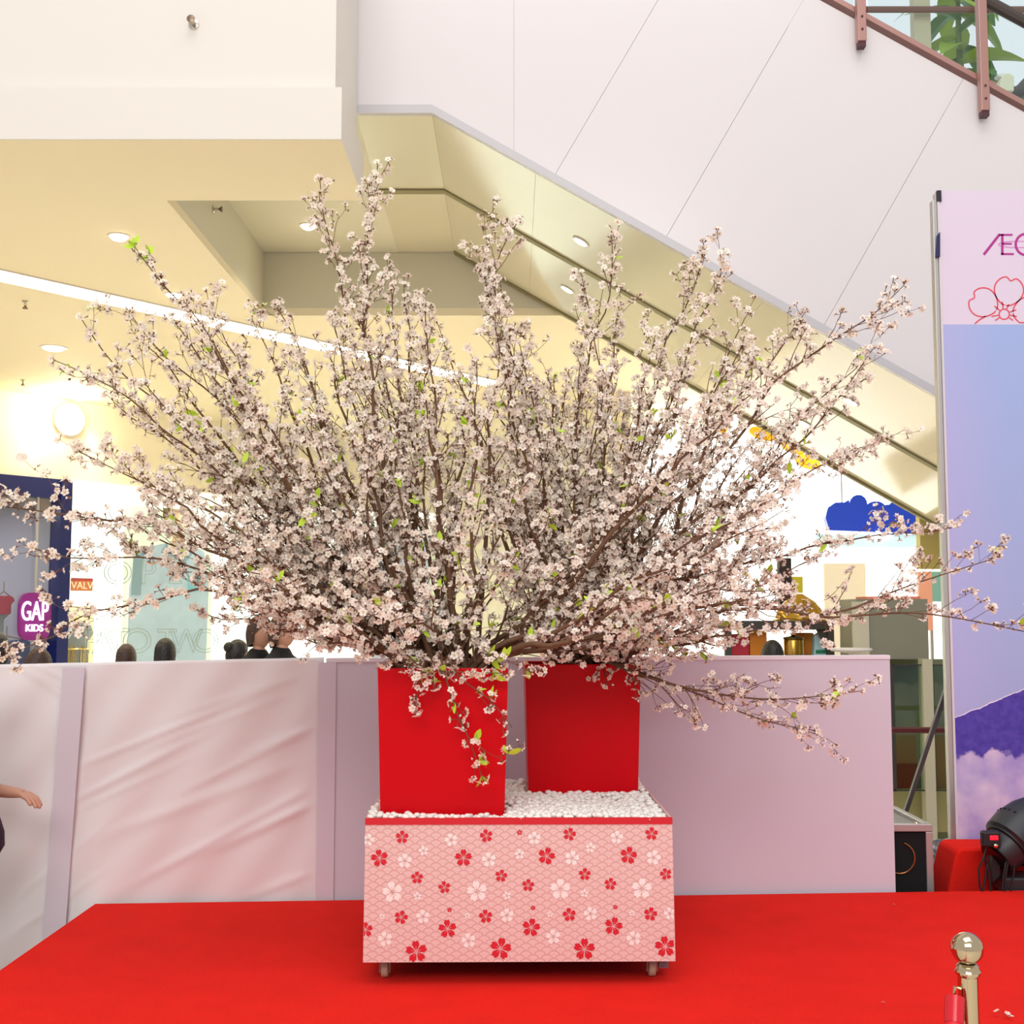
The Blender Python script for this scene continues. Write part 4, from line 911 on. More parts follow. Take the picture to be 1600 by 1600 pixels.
# ---------------------------------------------------------------- rope barrier
def stanchion(x, y, label):
    t = thing('rope_post', label, 'post', (x, y, ZF), 0, 'rope barrier posts')
    zt_ = P(1511, 1482, 2.95).z-ZF; rb = .0375
    mm = MB(); mm.lathe([(.15, 0), (.155, .012), (.14, .03), (.06, .045), (.026, .06)], 32); mm.build('foot', M_chrome, t, smooth=True)
    mm = MB(); mm.lathe([(.0235, .05), (.0235, zt_-.06)], 24); mm.build('tube', M_chrome, t, smooth=True)
    mm = MB(); mm.lathe([(.024, zt_-.064), (.029, zt_-.058), (.030, zt_-.052), (.027, zt_-.046), (.026, zt_-.040), (.020, zt_-.034)], 24); mm.build('collar', M_chrome, t, smooth=True)
    mm = MB(); mm.lathe([(max(.002, rb*math.sin(R(a_))), zt_-rb*math.cos(R(a_))) for a_ in range(4, 178, 9)], 28); mm.build('ball', M_chrome, t, smooth=True)
    mm = MB(); mm.tube([(.02, -.005, zt_-.10), (.05, -.01, zt_-.085), (.052, -.012, zt_-.12), (.03, -.006, zt_-.15)] if False else [(-.02, -.008, zt_-.09), (-.036, -.012, zt_-.085), (-.04, -.014, zt_-.11), (-.022, -.01, zt_-.125)], .004, 8); mm.build('hook', M_chrome, t, smooth=True)
    return zt_
sx_, sy_ = P(1511, 1482, 2.95).x, 2.95
zt_ = stanchion(sx_, sy_, 'chrome rope barrier post with ball top at the lower right')
stanchion(.25, 1.35, 'chrome rope barrier post nearest the viewer holding the rope')
t = thing('barrier_rope', 'red rope hanging from the chrome barrier post', 'rope')
A = Vector((sx_-.038, sy_-.016, ZF+zt_-.115)); Bq = Vector((.29, 1.39, ZF+zt_-.115))
pts = [A.lerp(Bq, k/28)-Vector((0, 0, .42*(1-(2*k/28-1)**2)**.8)) for k in range(29)]
mm = MB(); mm.tube(pts, .021, 12); mm.build('rope', mat('red_velvet', '#e0142a', .5), t, smooth=True)
for p, q_ in ((pts[0], pts[1]), (pts[-1], pts[-2])):
    mm = MB(); mm.tube([p+Vector((0, 0, .008)), p.lerp(q_, .5)], .0225, 12); mm.build('end_cap', mat('red_cap', '#d0182a', .2), t, smooth=True)
# ---------------------------------------------------------------- cherry branches
def petal_material():
    m_ = bpy.data.materials.new('cherry_petal'); m_.use_nodes = True; nt = m_.node_tree; nt.nodes.clear()
    o = nt.nodes.new('ShaderNodeOutputMaterial'); d = nt.nodes.new('ShaderNodeBsdfDiffuse'); tr = nt.nodes.new('ShaderNodeBsdfTranslucent')
    oi = nt.nodes.new('ShaderNodeObjectInfo'); tc = nt.nodes.new('ShaderNodeTexCoord')
    n = nt.nodes.new('ShaderNodeTexNoise'); n.inputs['Scale'].default_value = 14; nt.links.new(tc.outputs['Object'], n.inputs['Vector'])
    mx = nt.nodes.new('ShaderNodeMix'); mx.data_type = 'RGBA'; mx.inputs[6].default_value = (*lin('#fcebde'), 1); mx.inputs[7].default_value = (*lin('#fff7ec'), 1)
    mr = nt.nodes.new('ShaderNodeMapRange'); mr.inputs[1].default_value = .35; mr.inputs[2].default_value = .65; nt.links.new(n.outputs[0], mr.inputs[0]); nt.links.new(mr.outputs[0], mx.inputs[0])
    nt.links.new(mx.outputs[2], d.inputs[0]); nt.links.new(mx.outputs[2], tr.inputs[0])
    s = nt.nodes.new('ShaderNodeMixShader'); s.inputs[0].default_value = .3
    nt.links.new(d.outputs[0], s.inputs[1]); nt.links.new(tr.outputs[0], s.inputs[2]); nt.links.new(s.outputs[0], o.inputs[0]); return m_
M_petal = petal_material()
M_calyx = mat('calyx_brown', '#7d4f3a', .7); M_heart = mat('flower_heart', '#d9b878', .7)
M_bark = mat('cherry_bark', '#6a4a33', .8, vary=.3, vscale=40, bump=.4, bscale=120)
M_leafg = mat('young_leaf', '#bfdf3e', .5)
FM = [M_petal, M_calyx, M_heart]
def flower_template(cup, wide, npet=5):
    V = []; Fc = []; Mi = []
    for k in range(npet):
        a = 2*math.pi*k/npet; ca, sa_ = math.cos(a), math.sin(a); b = len(V)
        for (x, y) in ((.10, 0), (.55, -.36*wide), (.97, -.16*wide), (.86, 0), (.97, .16*wide), (.55, .36*wide)):
            z = cup*x*x+abs(y)*.25; xx = x*(1-.25*cup)
            V.append((xx*ca-y*sa_, xx*sa_+y*ca, z))
        Fc += [[b, b+1, b+2, b+3], [b, b+3, b+4, b+5]]; Mi += [0, 0]
    b = len(V)       # heart: low pyramid
    V += [(.17*math.cos(R(q_)), .17*math.sin(R(q_)), .04+.1*cup) for q_ in (0, 90, 180, 270)]+[(0, 0, .3)]
    Fc += [[b, b+1, b+4, b+4], [b+1, b+2, b+4, b+4], [b+2, b+3, b+4, b+4], [b+3, b, b+4, b+4]]; Mi += [2]*4
    b = len(V)       # calyx and stalk
    V += [(.27*math.cos(R(q_)), .27*math.sin(R(q_)), .0) for q_ in (0, 120, 240)]+[(.11*math.cos(R(q_)), .11*math.sin(R(q_)), -.42) for q_ in (0, 120, 240)]+[(.045*math.cos(R(q_)), .045*math.sin(R(q_)), -1.5) for q_ in (0, 120, 240)]
    for i in (0, 3):
        for k in range(3): Fc.append([b+i+k, b+i+(k+1) % 3, b+i+3+(k+1) % 3, b+i+3+k]); Mi.append(1)
    return np.array(V), Fc, Mi
def bud_template():
    V = []; Fc = []; Mi = []
    rings = [(.10, -.2), (.34, .25), (.30, .6), (.04, .95)]
    for r_, z in rings: V += [(r_*math.cos(R(q_)), r_*math.sin(R(q_)), z) for q_ in (0, 90, 180, 270)]
    for i in range(3):
        for k in range(4): Fc.append([i*4+k, i*4+(k+1) % 4, (i+1)*4+(k+1) % 4, (i+1)*4+k]); Mi.append(1 if i == 0 else 0)
    b = len(V); V += [(.05*math.cos(R(q_)), .05*math.sin(R(q_)), -.2) for q_ in (0, 120, 240)]+[(.04*math.cos(R(q_)), .04*math.sin(R(q_)), -1.5) for q_ in (0, 120, 240)]
    for k in range(3): Fc.append([b+k, b+(k+1) % 3, b+3+(k+1) % 3, b+3+k]); Mi.append(1)
    return np.array(V), Fc, Mi
TPL = [flower_template(.15, 1.05), flower_template(.38, 1.0), flower_template(.75, .85), bud_template()]
TPL = [(v, np.array([i for f in fc for i in f]), np.array([len(f) for f in fc]), np.array(mi)) for v, fc, mi in TPL]
# drop doubled corner of the pyramid faces
def fixt(tp):
    v, ff, ct, mi = tp; out = []; nc = []; k = 0
    for c_ in ct:
        f = list(ff[k:k+c_]); k += c_
        if f[-1] == f[-2]: f = f[:-1]
        out += f; nc.append(len(f))
    return v, np.array(out), np.array(nc), mi
TPL = [fixt(tp) for tp in TPL]
def basis(ax, rng):
    """(n,3,3) frames whose third column is ax, spun at random"""
    n = len(ax); ref = rng.normal(size=(n, 3)); a = ref-(ref*ax).sum(1, keepdims=True)*ax; a /= np.linalg.norm(a, axis=1, keepdims=True)+1e-9
    return np.stack([a, np.cross(ax, a), ax], -1)
def flowers_mesh(name, pos, ax, rad, kind, rng):
    Vs = []; Fs = []; Cs = []; Ms = []; off = 0
    for k in range(4):
        sel = kind == k
        if not sel.any(): continue
        v, ff, ct, mi = TPL[k]; B_ = basis(ax[sel], rng); n = sel.sum()
        W = np.einsum('nij,vj->nvi', B_*rad[sel][:, None, None], v)+pos[sel][:, None, :]
        Vs.append(W.reshape(-1, 3)); o_ = np.arange(n)[:, None]*len(v)+off
        Fs.append((ff[None, :]+o_).ravel()); Cs.append(np.tile(ct, n)); Ms.append(np.tile(mi, n)); off += n*len(v)
    return mesh_np(name, np.concatenate(Vs), np.concatenate(Fs), np.concatenate(Cs), FM, np.concatenate(Ms))
def unit(v): return v/(np.linalg.norm(v, axis=-1, keepdims=True)+1e-9)
def cluster(pos, d, n, rng):
    ax = unit(rng.normal(size=(n, 3))*.9+d*.45+np.array([0, -.55, .22])); L = rng.uniform(.014, .024, n)
    return pos+ax*L[:, None], ax
CLM = []
for k in range(8):
    rg_ = np.random.default_rng(100+k); n = int(rg_.integers(3, 6)); p_, a_ = cluster(np.zeros(3), np.array([0, 0, 1.]), n, rg_)
    kd = rg_.choice([0, 1, 2, 3], n, p=[.45, .3, .15, .1]); CLM.append(flowers_mesh('blossom_cluster', p_, a_, rg_.uniform(.0130, .0165, n), kd, rg_))
def leafm(k):
    V = []; Fs = []; L = .042; 
    for i in range(5):
        tt = i/4; wv = .010*math.sin(math.pi*(tt*.93+.04))**.8; V += [(0, -wv, 0), (0, wv, 0)]; V[-2] = (-wv, .2*wv+.010*k*tt*tt, L*tt); V[-1] = (wv, .2*wv+.010*k*tt*tt, L*tt)
    for i in range(4): Fs.append((i*2, i*2+1, i*2+3, i*2+2))
    me = bpy.data.meshes.new('leaf'); me.from_pydata(V, [], Fs); me.materials.append(M_leafg); me.update(); return me
LEAF = [leafm(-1), leafm(1.2), leafm(.3)]
def catmull(pts, n):
    pts = [np.array(p, float) for p in pts]; K_ = len(pts)-1; out = []
    for j in range(n):
        tt = j/(n-1)*K_; i = min(int(tt), K_-1); q_ = tt-i
        p0, p1, p2, p3 = pts[max(i-1, 0)], pts[i], pts[i+1], pts[min(i+2, K_)]
        out.append(.5*((2*p1)+(-p0+p2)*q_+(2*p0-5*p1+4*p2-p3)*q_**2+(-p0+3*p1-3*p2+p3)*q_**3))
    return np.array(out)
def resample(pts, n):
    d = np.concatenate(([0], np.cumsum(np.linalg.norm(np.diff(pts, axis=0), axis=1)))); s = np.linspace(0, d[-1], n)
    return np.stack([np.interp(s, d, pts[:, k]) for k in range(3)], -1), d[-1]
class Tubes:
    def __init__(s): s.V = []; s.F = []; s.k = 0
    def add(s, pts, r0, r1, n):
        m_ = len(pts); t_ = unit(np.gradient(pts, axis=0)); ref = np.array([.31, .77, .55]); a = unit(ref-(t_*ref).sum(1, keepdims=True)*t_); b = np.cross(t_, a)
        rr = np.linspace(r0, r1, m_)[:, None]
        ang = 2*np.pi*np.arange(n)/n
        ring = pts[:, None, :]+rr[:, None]*(a[:, None, :]*np.cos(ang)[None, :, None]+b[:, None, :]*np.sin(ang)[None, :, None])
        s.V.append(ring.reshape(-1, 3)); i = np.arange(m_-1)[:, None]*n; k = np.arange(n)[None, :]; k2 = (k+1) % n
        s.F.append((np.stack([i+k, i+k2, i+n+k2, i+n+k], -1)+s.k).reshape(-1, 4)); s.k += m_*n
    def mesh(s, name, m_):
        F_ = np.concatenate(s.F); return mesh_np(name, np.concatenate(s.V), F_.ravel(), np.full(len(F_), 4), [m_], smooth=True)
ZMIN = 1.06
def grow(way, r0, seed, label, group, dens=1., twigs=1., start=.22, single=False, leaves=2, limit_front=None, tiplen=1., tipleaf=False):
    rng = np.random.default_rng(seed)
    pts, L = resample(catmull(way, 40), max(12, int(14*1.0)))
    n = len(pts); wob = rng.normal(size=(n, 3))*.012*np.minimum(1, np.arange(n)/4)[:, None]; wob[0] = 0; wob[-1] = 0
    if not single: pts = pts+wob
    pts, L = resample(catmull(pts, 34), max(14, int(L/.07)))
    T = Tubes(); r1 = .0016; T.add(pts, r0, r1, 7)
    base = Vector(pts[0]); sites = []   # (pos, dir, scale)
    def at(P_, tt):
        x = tt*(len(P_)-1); i = min(int(x), len(P_)-2); return P_[i]+(P_[i+1]-P_[i])*(x-i), unit(P_[i+1]-P_[i])
    def lim(p):
        return p
    # spurs on the stem's outer part
    s = start*L
    while s < L:
        p, d = at(pts, s/L); q_ = unit(rng.normal(size=3)-0); q_ = unit(q_-d*(q_@d)); sites.append((p+q_*.006, unit(q_+d*.3))); s += rng.uniform(.035, .075)/dens
    # twigs
    s = max(start*.9*L, .12); side = 1
    while s < L*.985:
        tt = s/L; p, d = at(pts, tt); rad = r0+(r1-r0)*tt
        q_ = unit(rng.normal(size=3)); q_ = unit(q_-d*(q_@d)); an = R(rng.uniform(22, 48))
        tl = rng.uniform(.09, .34)*(1.05-.55*tt)*twigs*tiplen; td = unit(d*math.cos(an)+q_*math.sin(an)+np.array([0, 0, .12]))
        m_ = 6; tp = [p]
        cur = td.copy()
        for k in range(m_-1):
            cur = unit(cur+rng.normal(size=3)*.11+d*.04+np.array([0, 0, .03])); tp.append(tp[-1]+cur*tl/(m_-1))
        tp = np.array(tp); tr = min(rad*.55, .0034); T.add(tp, tr, .0011, 4)
        ss = .3*tl*rng.uniform(.3, 1)
        while ss < tl:
            p2, d2 = at(tp, ss/tl); q2 = unit(rng.normal(size=3)); q2 = unit(q2-d2*(q2@d2))
            if rng.random() < .42 and tl > .11:
                sl = rng.uniform(.03, .11); sd = unit(d2*.8+q2*.6); sp2 = np.array([p2, p2+sd*sl*.5+rng.normal(size=3)*.003, p2+unit(sd+np.array([0, 0, .15]))*sl]); T.add(sp2, min(tr*.6, .0018), .0009, 3)
                sites.append((sp2[-1], unit(sp2[-1]-sp2[1]))); 
                if sl > .06: sites.append((sp2[1], q2))
            else: sites.append((p2+q2*.004, unit(q2+d2*.4)))
            ss += rng.uniform(.028, .055)/dens
        sites.append((tp[-1], cur)); s += rng.uniform(.035, .085)/twigs
    sites.append((pts[-1], unit(pts[-1]-pts[-2])))
    root = thing('cherry_branch', label, 'branch', base, 0, group)
    st = obj('stem', T.mesh('stem', M_bark), root); st.data.transform(Matrix.Translation(-base))
    keep = []
    for p, d in sites:
        # clear of pots, cart and partition
        if limit_front is not None and p[1] > limit_front: continue
        if p[2] < 1.13 and p[1] > 5.52: continue
        if p[2] < ZMIN and limit_front is None and abs(p[0]) < .75: continue
        keep.append((p, d))
    if single:
        for i, (p, d) in enumerate(keep):
            if rng.random() > .92: continue
            o = obj('blossom_cluster', CLM[int(rng.integers(8))], root, Vector(p)-base); o.rotation_euler = Vector(d).to_track_quat('Z', 'Y').to_euler(); o.rotation_euler.rotate_axis('Z', rng.uniform(0, 6.28)); s_ = rng.uniform(.85, 1.12); o.scale = (s_,)*3
    elif keep:
        ps = []; axs = []
        for p, d in keep:
            k = int(rng.choice([1, 2, 3, 4, 5], p=[.08, .18, .28, .28, .18])); a_, b_ = cluster(p, d, k, rng); ps.append(a_); axs.append(b_)
        ps = np.concatenate(ps); axs = np.concatenate(axs); n = len(ps)
        kd = rng.choice([0, 1, 2, 3], n, p=[.40, .30, .17, .13])
        me = flowers_mesh('blossoms', ps-np.array(base), axs, rng.uniform(.0130, .0172, n), kd, rng)
        o = obj('blossoms', me, root); o['kind'] = 'stuff'
    lv = [keep[i] for i in rng.integers(0, len(keep), leaves)] if keep and leaves else []
    if tipleaf: lv += [(pts[-1], unit(pts[-1]-pts[-2]))]*3+[(pts[-2], unit(pts[-1]-pts[-2]))]*2
    for p, d in lv:
        for k in range(2):
            o = obj('leaf', LEAF[int(rng.integers(3))], root, Vector(p)-base)
            dd = unit(d+rng.normal(size=3)*.6); o.rotation_euler = Vector(dd).to_track_quat('Z', 'Y').to_euler(); o.rotation_euler.rotate_axis('Z', rng.uniform(0, 6.28)); s_ = rng.uniform(.7, 1.25); o.scale = (s_,)*3
    return len(keep)
rgb = random.Random(21)
def mouth(pot):
    c = PA if pot == 'A' else PB; w_ = .13
    x, y = c[0]+rgb.uniform(-w_, w_), c[1]+rgb.uniform(-.10, .10)
    return (x, y, c[2]-.19), (x*1.0, y, c[2]+.01)
def way_from(pot, wps, d0, d1):
    b, m_ = mouth(pot); n = len(wps); out = [b]
    c = PA if pot == 'A' else PB
    f = P(wps[0][0], wps[0][1], d0)
    # leave the pot between the mouth and the first waypoint, never through its wall
    mx = max(c[0]-.15, min(c[0]+.15, b[0]*.6+f.x*.4)); out.append((mx, b[1], c[2]+.03))
    for i, (px, py) in enumerate(wps):
        q_ = (i+1)/n; out.append(P(px, py, d0+(d1-d0)*q_))
    return out
MAN = [
 ('A', [(640, 860), (560, 560), (515, 400), (500, 283)], 4.7, 4.9, .010, 'tall upright branch with the second highest tip, left of the highest', {}),
 ('A', [(612, 850), (580, 560), (572, 450), (590, 258)], 4.6, 4.7, .011, 'tallest upright branch of the whole bouquet with a bare tip', {}),
 ('A', [(560, 850), (400, 660), (300, 500), (210, 385)], 4.6, 4.7, .011, 'upper left branch ending in a tuft of bright green leaves', dict(tipleaf=True, dens=.5)),
 ('A', [(520, 870), (330, 690), (200, 590), (125, 495)], 4.6, 4.6, .010, 'left branch pointing at the large glowing downlight', dict(dens=.7)),
 ('A', [(500, 880), (300, 700), (170, 610), (85, 563)], 4.6, 4.4, .010, 'left branch with a bare thin tip in front of the cream wall', dict(dens=.7)),
 ('A', [(480, 900), (290, 780), (180, 735), (125, 706)], 4.5, 4.3, .009, 'left branch whose tip ends just above the navy shop front', dict(dens=.8)),
 ('A', [(450, 910), (280, 835), (180, 815), (90, 797), (-40, 785)], 4.5, 4.1, .011, 'long level branch with thick blossom reaching the left picture edge', dict(dens=1.0)),
 ('A', [(450, 940), (260, 880), (140, 868), (38, 852)], 4.5, 4.2, .009, 'level left branch just below the longest one, in front of the navy column', dict(dens=.8)),
 ('A', [(480, 975), (330, 925), (200, 945), (100, 975), (20, 1018)], 4.5, 4.2, .009, 'lowest left branch sagging in front of the striped top', dict(dens=.7)),
 ('A', [(540, 860), (380, 660), (290, 580), (203, 490)], 4.7, 4.8, .010, 'left branch with bare forked twigs below the strip light', dict(dens=.55)),
 ('A', [(690, 860), (680, 700), (670, 560), (652, 463)], 4.7, 4.9, .008, 'thin upright branch with one lone blossom cluster on its tip', dict(dens=.7)),
 ('A', [(560, 880), (440, 700), (370, 570), (330, 480)], 4.5, 4.5, .010, 'upper left branch with large green leaves over the strip light', dict(leaves=7)),
 ('B', [(830, 820), (795, 600), (762, 450), (772, 358)], 5.1, 5.0, .010, 'upright middle branch with dense blossom to its tip', dict(dens=1.2)),
 ('B', [(850, 800), (800, 560), (775, 440), (810, 345)], 5.0, 4.9, .009, 'middle branch bending right at its tip over the soffit joint', dict(dens=.9)),
 ('B', [(900, 800), (905, 620), (948, 460), (955, 356)], 5.1, 5.1, .010, 'right of centre branch with a slim upright tip', dict(dens=.7)),
 ('B', [(920, 790), (940, 600), (925, 520), (908, 428)], 5.0, 4.8, .007, 'thin nearly bare branch standing in the gap right of centre', dict(dens=.3)),
 ('B', [(960, 800), (1030, 600), (1080, 470), (1100, 390)], 5.1, 5.2, .011, 'upright right branch crossing the lower edge of the escalator', dict(dens=1.0)),
 ('B', [(970, 800), (1050, 610), (1095, 490), (1132, 398)], 5.0, 4.9, .009, 'right branch leaning against the escalator edge beside its neighbour', dict(dens=.9)),
 ('B', [(980, 850), (1110, 670), (1200, 560), (1258, 488)], 5.1, 5.2, .010, 'right branch with blossoming upright twigs below the escalator edge', {}),
 ('B', [(1000, 860), (1130, 710), (1210, 600), (1300, 530), (1412, 446)], 5.0, 4.9, .012, 'long bare right branch whose tip reaches highest beside the banner', dict(dens=.6)),
 ('B', [(1030, 870), (1190, 740), (1290, 650), (1362, 548)], 5.0, 4.8, .011, 'right branch ending in a bare twig under the polished soffit', dict(dens=.75)),
 ('B', [(1020, 890), (1180, 790), (1290, 720), (1382, 690)], 5.1, 5.1, .010, 'right branch with a small blossoming tip above the cloud sign', dict(dens=.9)),
 ('B', [(1010, 930), (1150, 880), (1300, 850), (1485, 825)], 5.1, 5.0, .010, 'level right branch crossing the dark blue cloud sign', dict(dens=.75)),
 ('B', [(1020, 960), (1190, 945), (1290, 962), (1420, 915), (1562, 870)], 5.0, 4.8, .010, 'long right branch curving up across the banner edge', dict(dens=.45, single=True)),
 ('B', [(1020, 970), (1190, 950), (1290, 965), (1440, 958), (1640, 995)], 4.9, 4.6, .010, 'long level branch reaching across the banner to the right picture edge', dict(dens=.42, single=True)),
 ('B', [(950, 1035), (1060, 1072), (1200, 1093), (1342, 1080)], 4.92, 4.7, .008, 'low branch stretched level in front of the board partition', dict(dens=.55, single=True, limit_front=4.94)),
 ('B', [(960, 1035), (1080, 1080), (1190, 1125), (1278, 1142)], 4.92, 4.75, .006, 'lowest right branch drooping in front of the board partition', dict(dens=.42, single=True, limit_front=4.94)),
]
for i, (pt, wps, d0, d1, r0, lb, kw) in enumerate(MAN):
    grow(way_from(pt, wps, d0, d1), r0, 500+i, lb, 'cut cherry branches', **kw)
# sprays hanging over the front pot
for i, (wps, r0, lb, kw) in enumerate((
    ([(690, 1032), (697, 1060), (712, 1110), (735, 1160), (752, 1212)], .0045, 'drooping spray of blossom and green leaves over the front red pot', dict(dens=.7, leaves=7, twigs=.7)),
    ([(700, 1030), (722, 1062), (765, 1093), (800, 1137)], .003, 'thin bare spray hanging towards the gap between the red pots', dict(dens=.35, leaves=2, twigs=.5)),
    ([(665, 1030), (658, 1062), (652, 1085), (648, 1110)], .003, 'short spray with one round blossom cluster hanging on the front red pot', dict(dens=.8, leaves=0, twigs=.5)),
    ([(640, 1028), (670, 1046), (720, 1050), (790, 1052)], .004, 'leafy blossoming spray lying along the front rim of the red pot', dict(dens=1.5, leaves=5, twigs=.6)),
    ([(610, 1030), (625, 1040), (640, 1036), (660, 1048)], .003, 'short thick blossoming spray at the front red pot corner', dict(dens=1.6, leaves=3, twigs=.6)),
    ([(760, 1025), (790, 1030), (812, 1042), (830, 1050)], .003, 'white spray with fresh leaves bridging the gap between both pots', dict(dens=1.3, leaves=4, twigs=.6)))):
    b, m_ = mouth('A'); dfr = 4.39
    wy = [(PA[0]+(wps[0][0]-692)/F*4.4*.8, DP1+.06, PA[2]-.12), (PA[0]+(wps[0][0]-692)/F*4.4, DP1+.03, PA[2]+.035)]+[P(px, py, dfr-.005*k) for k, (px, py) in enumerate(wps)]
    grow(wy, r0, 800+i, lb, 'cut cherry branches', start=.3, single=True, limit_front=4.45, **kw)
def mass_branch(i, pt, th, way, short=False):
    side = 'front' if pt == 'A' else 'rear'
    sec = 'spreading low to the left' if th < -62 else 'slanting up to the left' if th < -24 else 'standing upright' if th < 24 else 'slanting up to the right' if th < 62 else 'spreading low to the right'
    lb = '%s blossoming branch %s in the mass above the %s red pot' % ('short' if short else 'long', sec, side)
    grow(way, rgb.uniform(.011, .0165) if not short else rgb.uniform(.006, .009), 1000+i, lb, '%s branches %s from the %s pot' % ('short' if short else 'long', sec, side), dens=rgb.uniform(.40, .66), twigs=.8, start=rgb.uniform(.44, .62) if not short else rgb.uniform(.4, .6), leaves=1 if i % 2 else 2)
# the mass of branches: tips spread inside the fan's outline
SIL = [(-92, 430), (-85, 500), (-75, 580), (-66, 660), (-57, 770), (-50, 770), (-42, 740), (-34, 660), (-28, 610), (-21, 640), (-14, 610), (-8, 560), (0, 590), (8, 520), (15, 570), (22, 560), (27, 640), (36, 670), (43, 700), (50, 720), (58, 700), (66, 650), (74, 560), (82, 480), (88, 430), (94, 340)]
sa_, sr_ = np.array([a for a, b in SIL]), np.array([b for a, b in SIL])
NF = 116
for i in range(NF):
    th = -90+182*((i*.6180339887+.13) % 1.0)
    fr = rgb.uniform(.62, 1.0) if i % 3 else rgb.uniform(.5, .75)
    rr = float(np.interp(th, sa_, sr_))*fr
    tx, ty = 780+rr*math.sin(R(th)), 1005-rr*math.cos(R(th))
    pt = 'A' if tx < 740+rgb.uniform(-90, 90) else 'B'
    if th > 42 and i % 5 < 2: pt = 'A'
    dd0 = 4.62 if pt == 'A' else 5.1
    dpt = dd0+rgb.uniform(-.5, .85)
    if abs(th) > 70: dpt = dd0+rgb.uniform(-.6, .35)
    c = PA if pt == 'A' else PB
    tip = P(tx, ty, dpt); b, m_ = mouth(pt)
    mo = Vector((max(c[0]-.19, min(c[0]+.19, b[0]+(tip.x-b[0])*.22)), b[1]+(tip.y-b[1])*.08, c[2]+.03))
    dirv = tip-mo; Ln = dirv.length
    k1 = mo+dirv*.35+Vector((dirv.x*.04, 0, Ln*rgb.uniform(-.03, .04))); k2 = mo+dirv*.7+Vector((0, rgb.uniform(-.05, .05), Ln*rgb.uniform(-.01, .05)))
    mass_branch(i, pt, th, [b, mo, k1, k2, tip])
# shorter branches filling the heart of the bouquet, many leaning towards the viewer
for i in range(20):
    th = -84+168*((i*.6180339887+.4) % 1.0); rr = rgb.uniform(90, 300)
    tx, ty = 800+rr*1.15*math.sin(R(th)), 990-rr*math.cos(R(th)); pt = 'A' if tx < 770+rgb.uniform(-130, 130) else 'B'
    c = PA if pt == 'A' else PB; dpt = (4.25 if pt == 'A' else 4.75)+rgb.uniform(-.35, .4)
    tip = P(tx, ty, dpt); b, m_ = mouth(pt); mo = Vector((max(c[0]-.16, min(c[0]+.16, b[0]+(tip.x-b[0])*.12)), b[1]+(tip.y-b[1])*.10, c[2]+.035))
    mass_branch(300+i, pt, th, [b, mo, mo.lerp(tip, .5)+Vector((0, 0, .04)), tip], short=True)
for i in range(15):
    tx, ty = rgb.uniform(725, 880), (rgb.uniform(690, 900) if i % 3 else rgb.uniform(930, 1005)); pt = 'AB'[i % 2]; c = PA if pt == 'A' else PB
    tip = P(tx, ty, rgb.uniform(4.4, 4.85)); b, m_ = mouth(pt); mo = Vector((max(c[0]-.17, min(c[0]+.17, b[0]+(tip.x-b[0])*.3)), b[1], c[2]+.035))
    mass_branch(400+i, pt, 0, [b, mo, mo.lerp(tip, .5)+Vector((0, 0, .03)), tip], short=True)
# low branches of the front pot sweeping right above the rear pot
for i, (tx, ty, d) in enumerate(((1010, 905, 4.6), (1120, 930, 4.7), (1075, 860, 4.5), (960, 985, 4.62), (1150, 980, 4.75), (900, 880, 4.4), (1040, 1000, 4.7), (930, 930, 4.45))):
    tip = P(tx, ty, d); b, m_ = mouth('A'); mo = Vector((PA[0]+.12+.01*i, b[1], PA[2]+.03)); k1 = mo.lerp(tip, .4)+Vector((.03, 0, -.01)); k2 = mo.lerp(tip, .75)
    mass_branch(450+i, 'A', 80, [b, mo, k1, k2, tip])
# low branches of the front pot sweeping left
for i, (tx, ty, d) in enumerate(((470, 800, 4.45), (400, 880, 4.5), (430, 935, 4.55), (520, 740, 4.4), (340, 820, 4.5), (560, 690, 4.35), (480, 985, 4.5))):
    tip = P(tx, ty, d); b, m_ = mouth('A'); mo = Vector((PA[0]-.13-.008*i, b[1]-.03, PA[2]+.03)); k1 = mo.lerp(tip, .4)+Vector((-.03, 0, -.01)); k2 = mo.lerp(tip, .75)
    mass_branch(470+i, 'A', -70 if ty > 790 else -40, [b, mo, k1, k2, tip])
# fallen blossoms
for px, py, lb in ((1567, 1591, 'fallen blossom on the carpet beside the chrome post'), (1380, 1573, 'single pale petal lying on the red carpet'), (1396, 1418, 'tiny petal on the carpet near the board partition')):
    d = H*F*1.0/(py-958)
    p = P(px, py, d); d = d*(H/(H-p.z)); p = P(px, py, d)
    o = obj('fallen_blossom', CLM[2] if px > 1500 else CLM[5], None, (p.x, p.y, .012)); s_ = 1.0 if px > 1500 else .35; o.scale = (s_, s_, s_*.5)
    tag(o, lb, 'blossom')
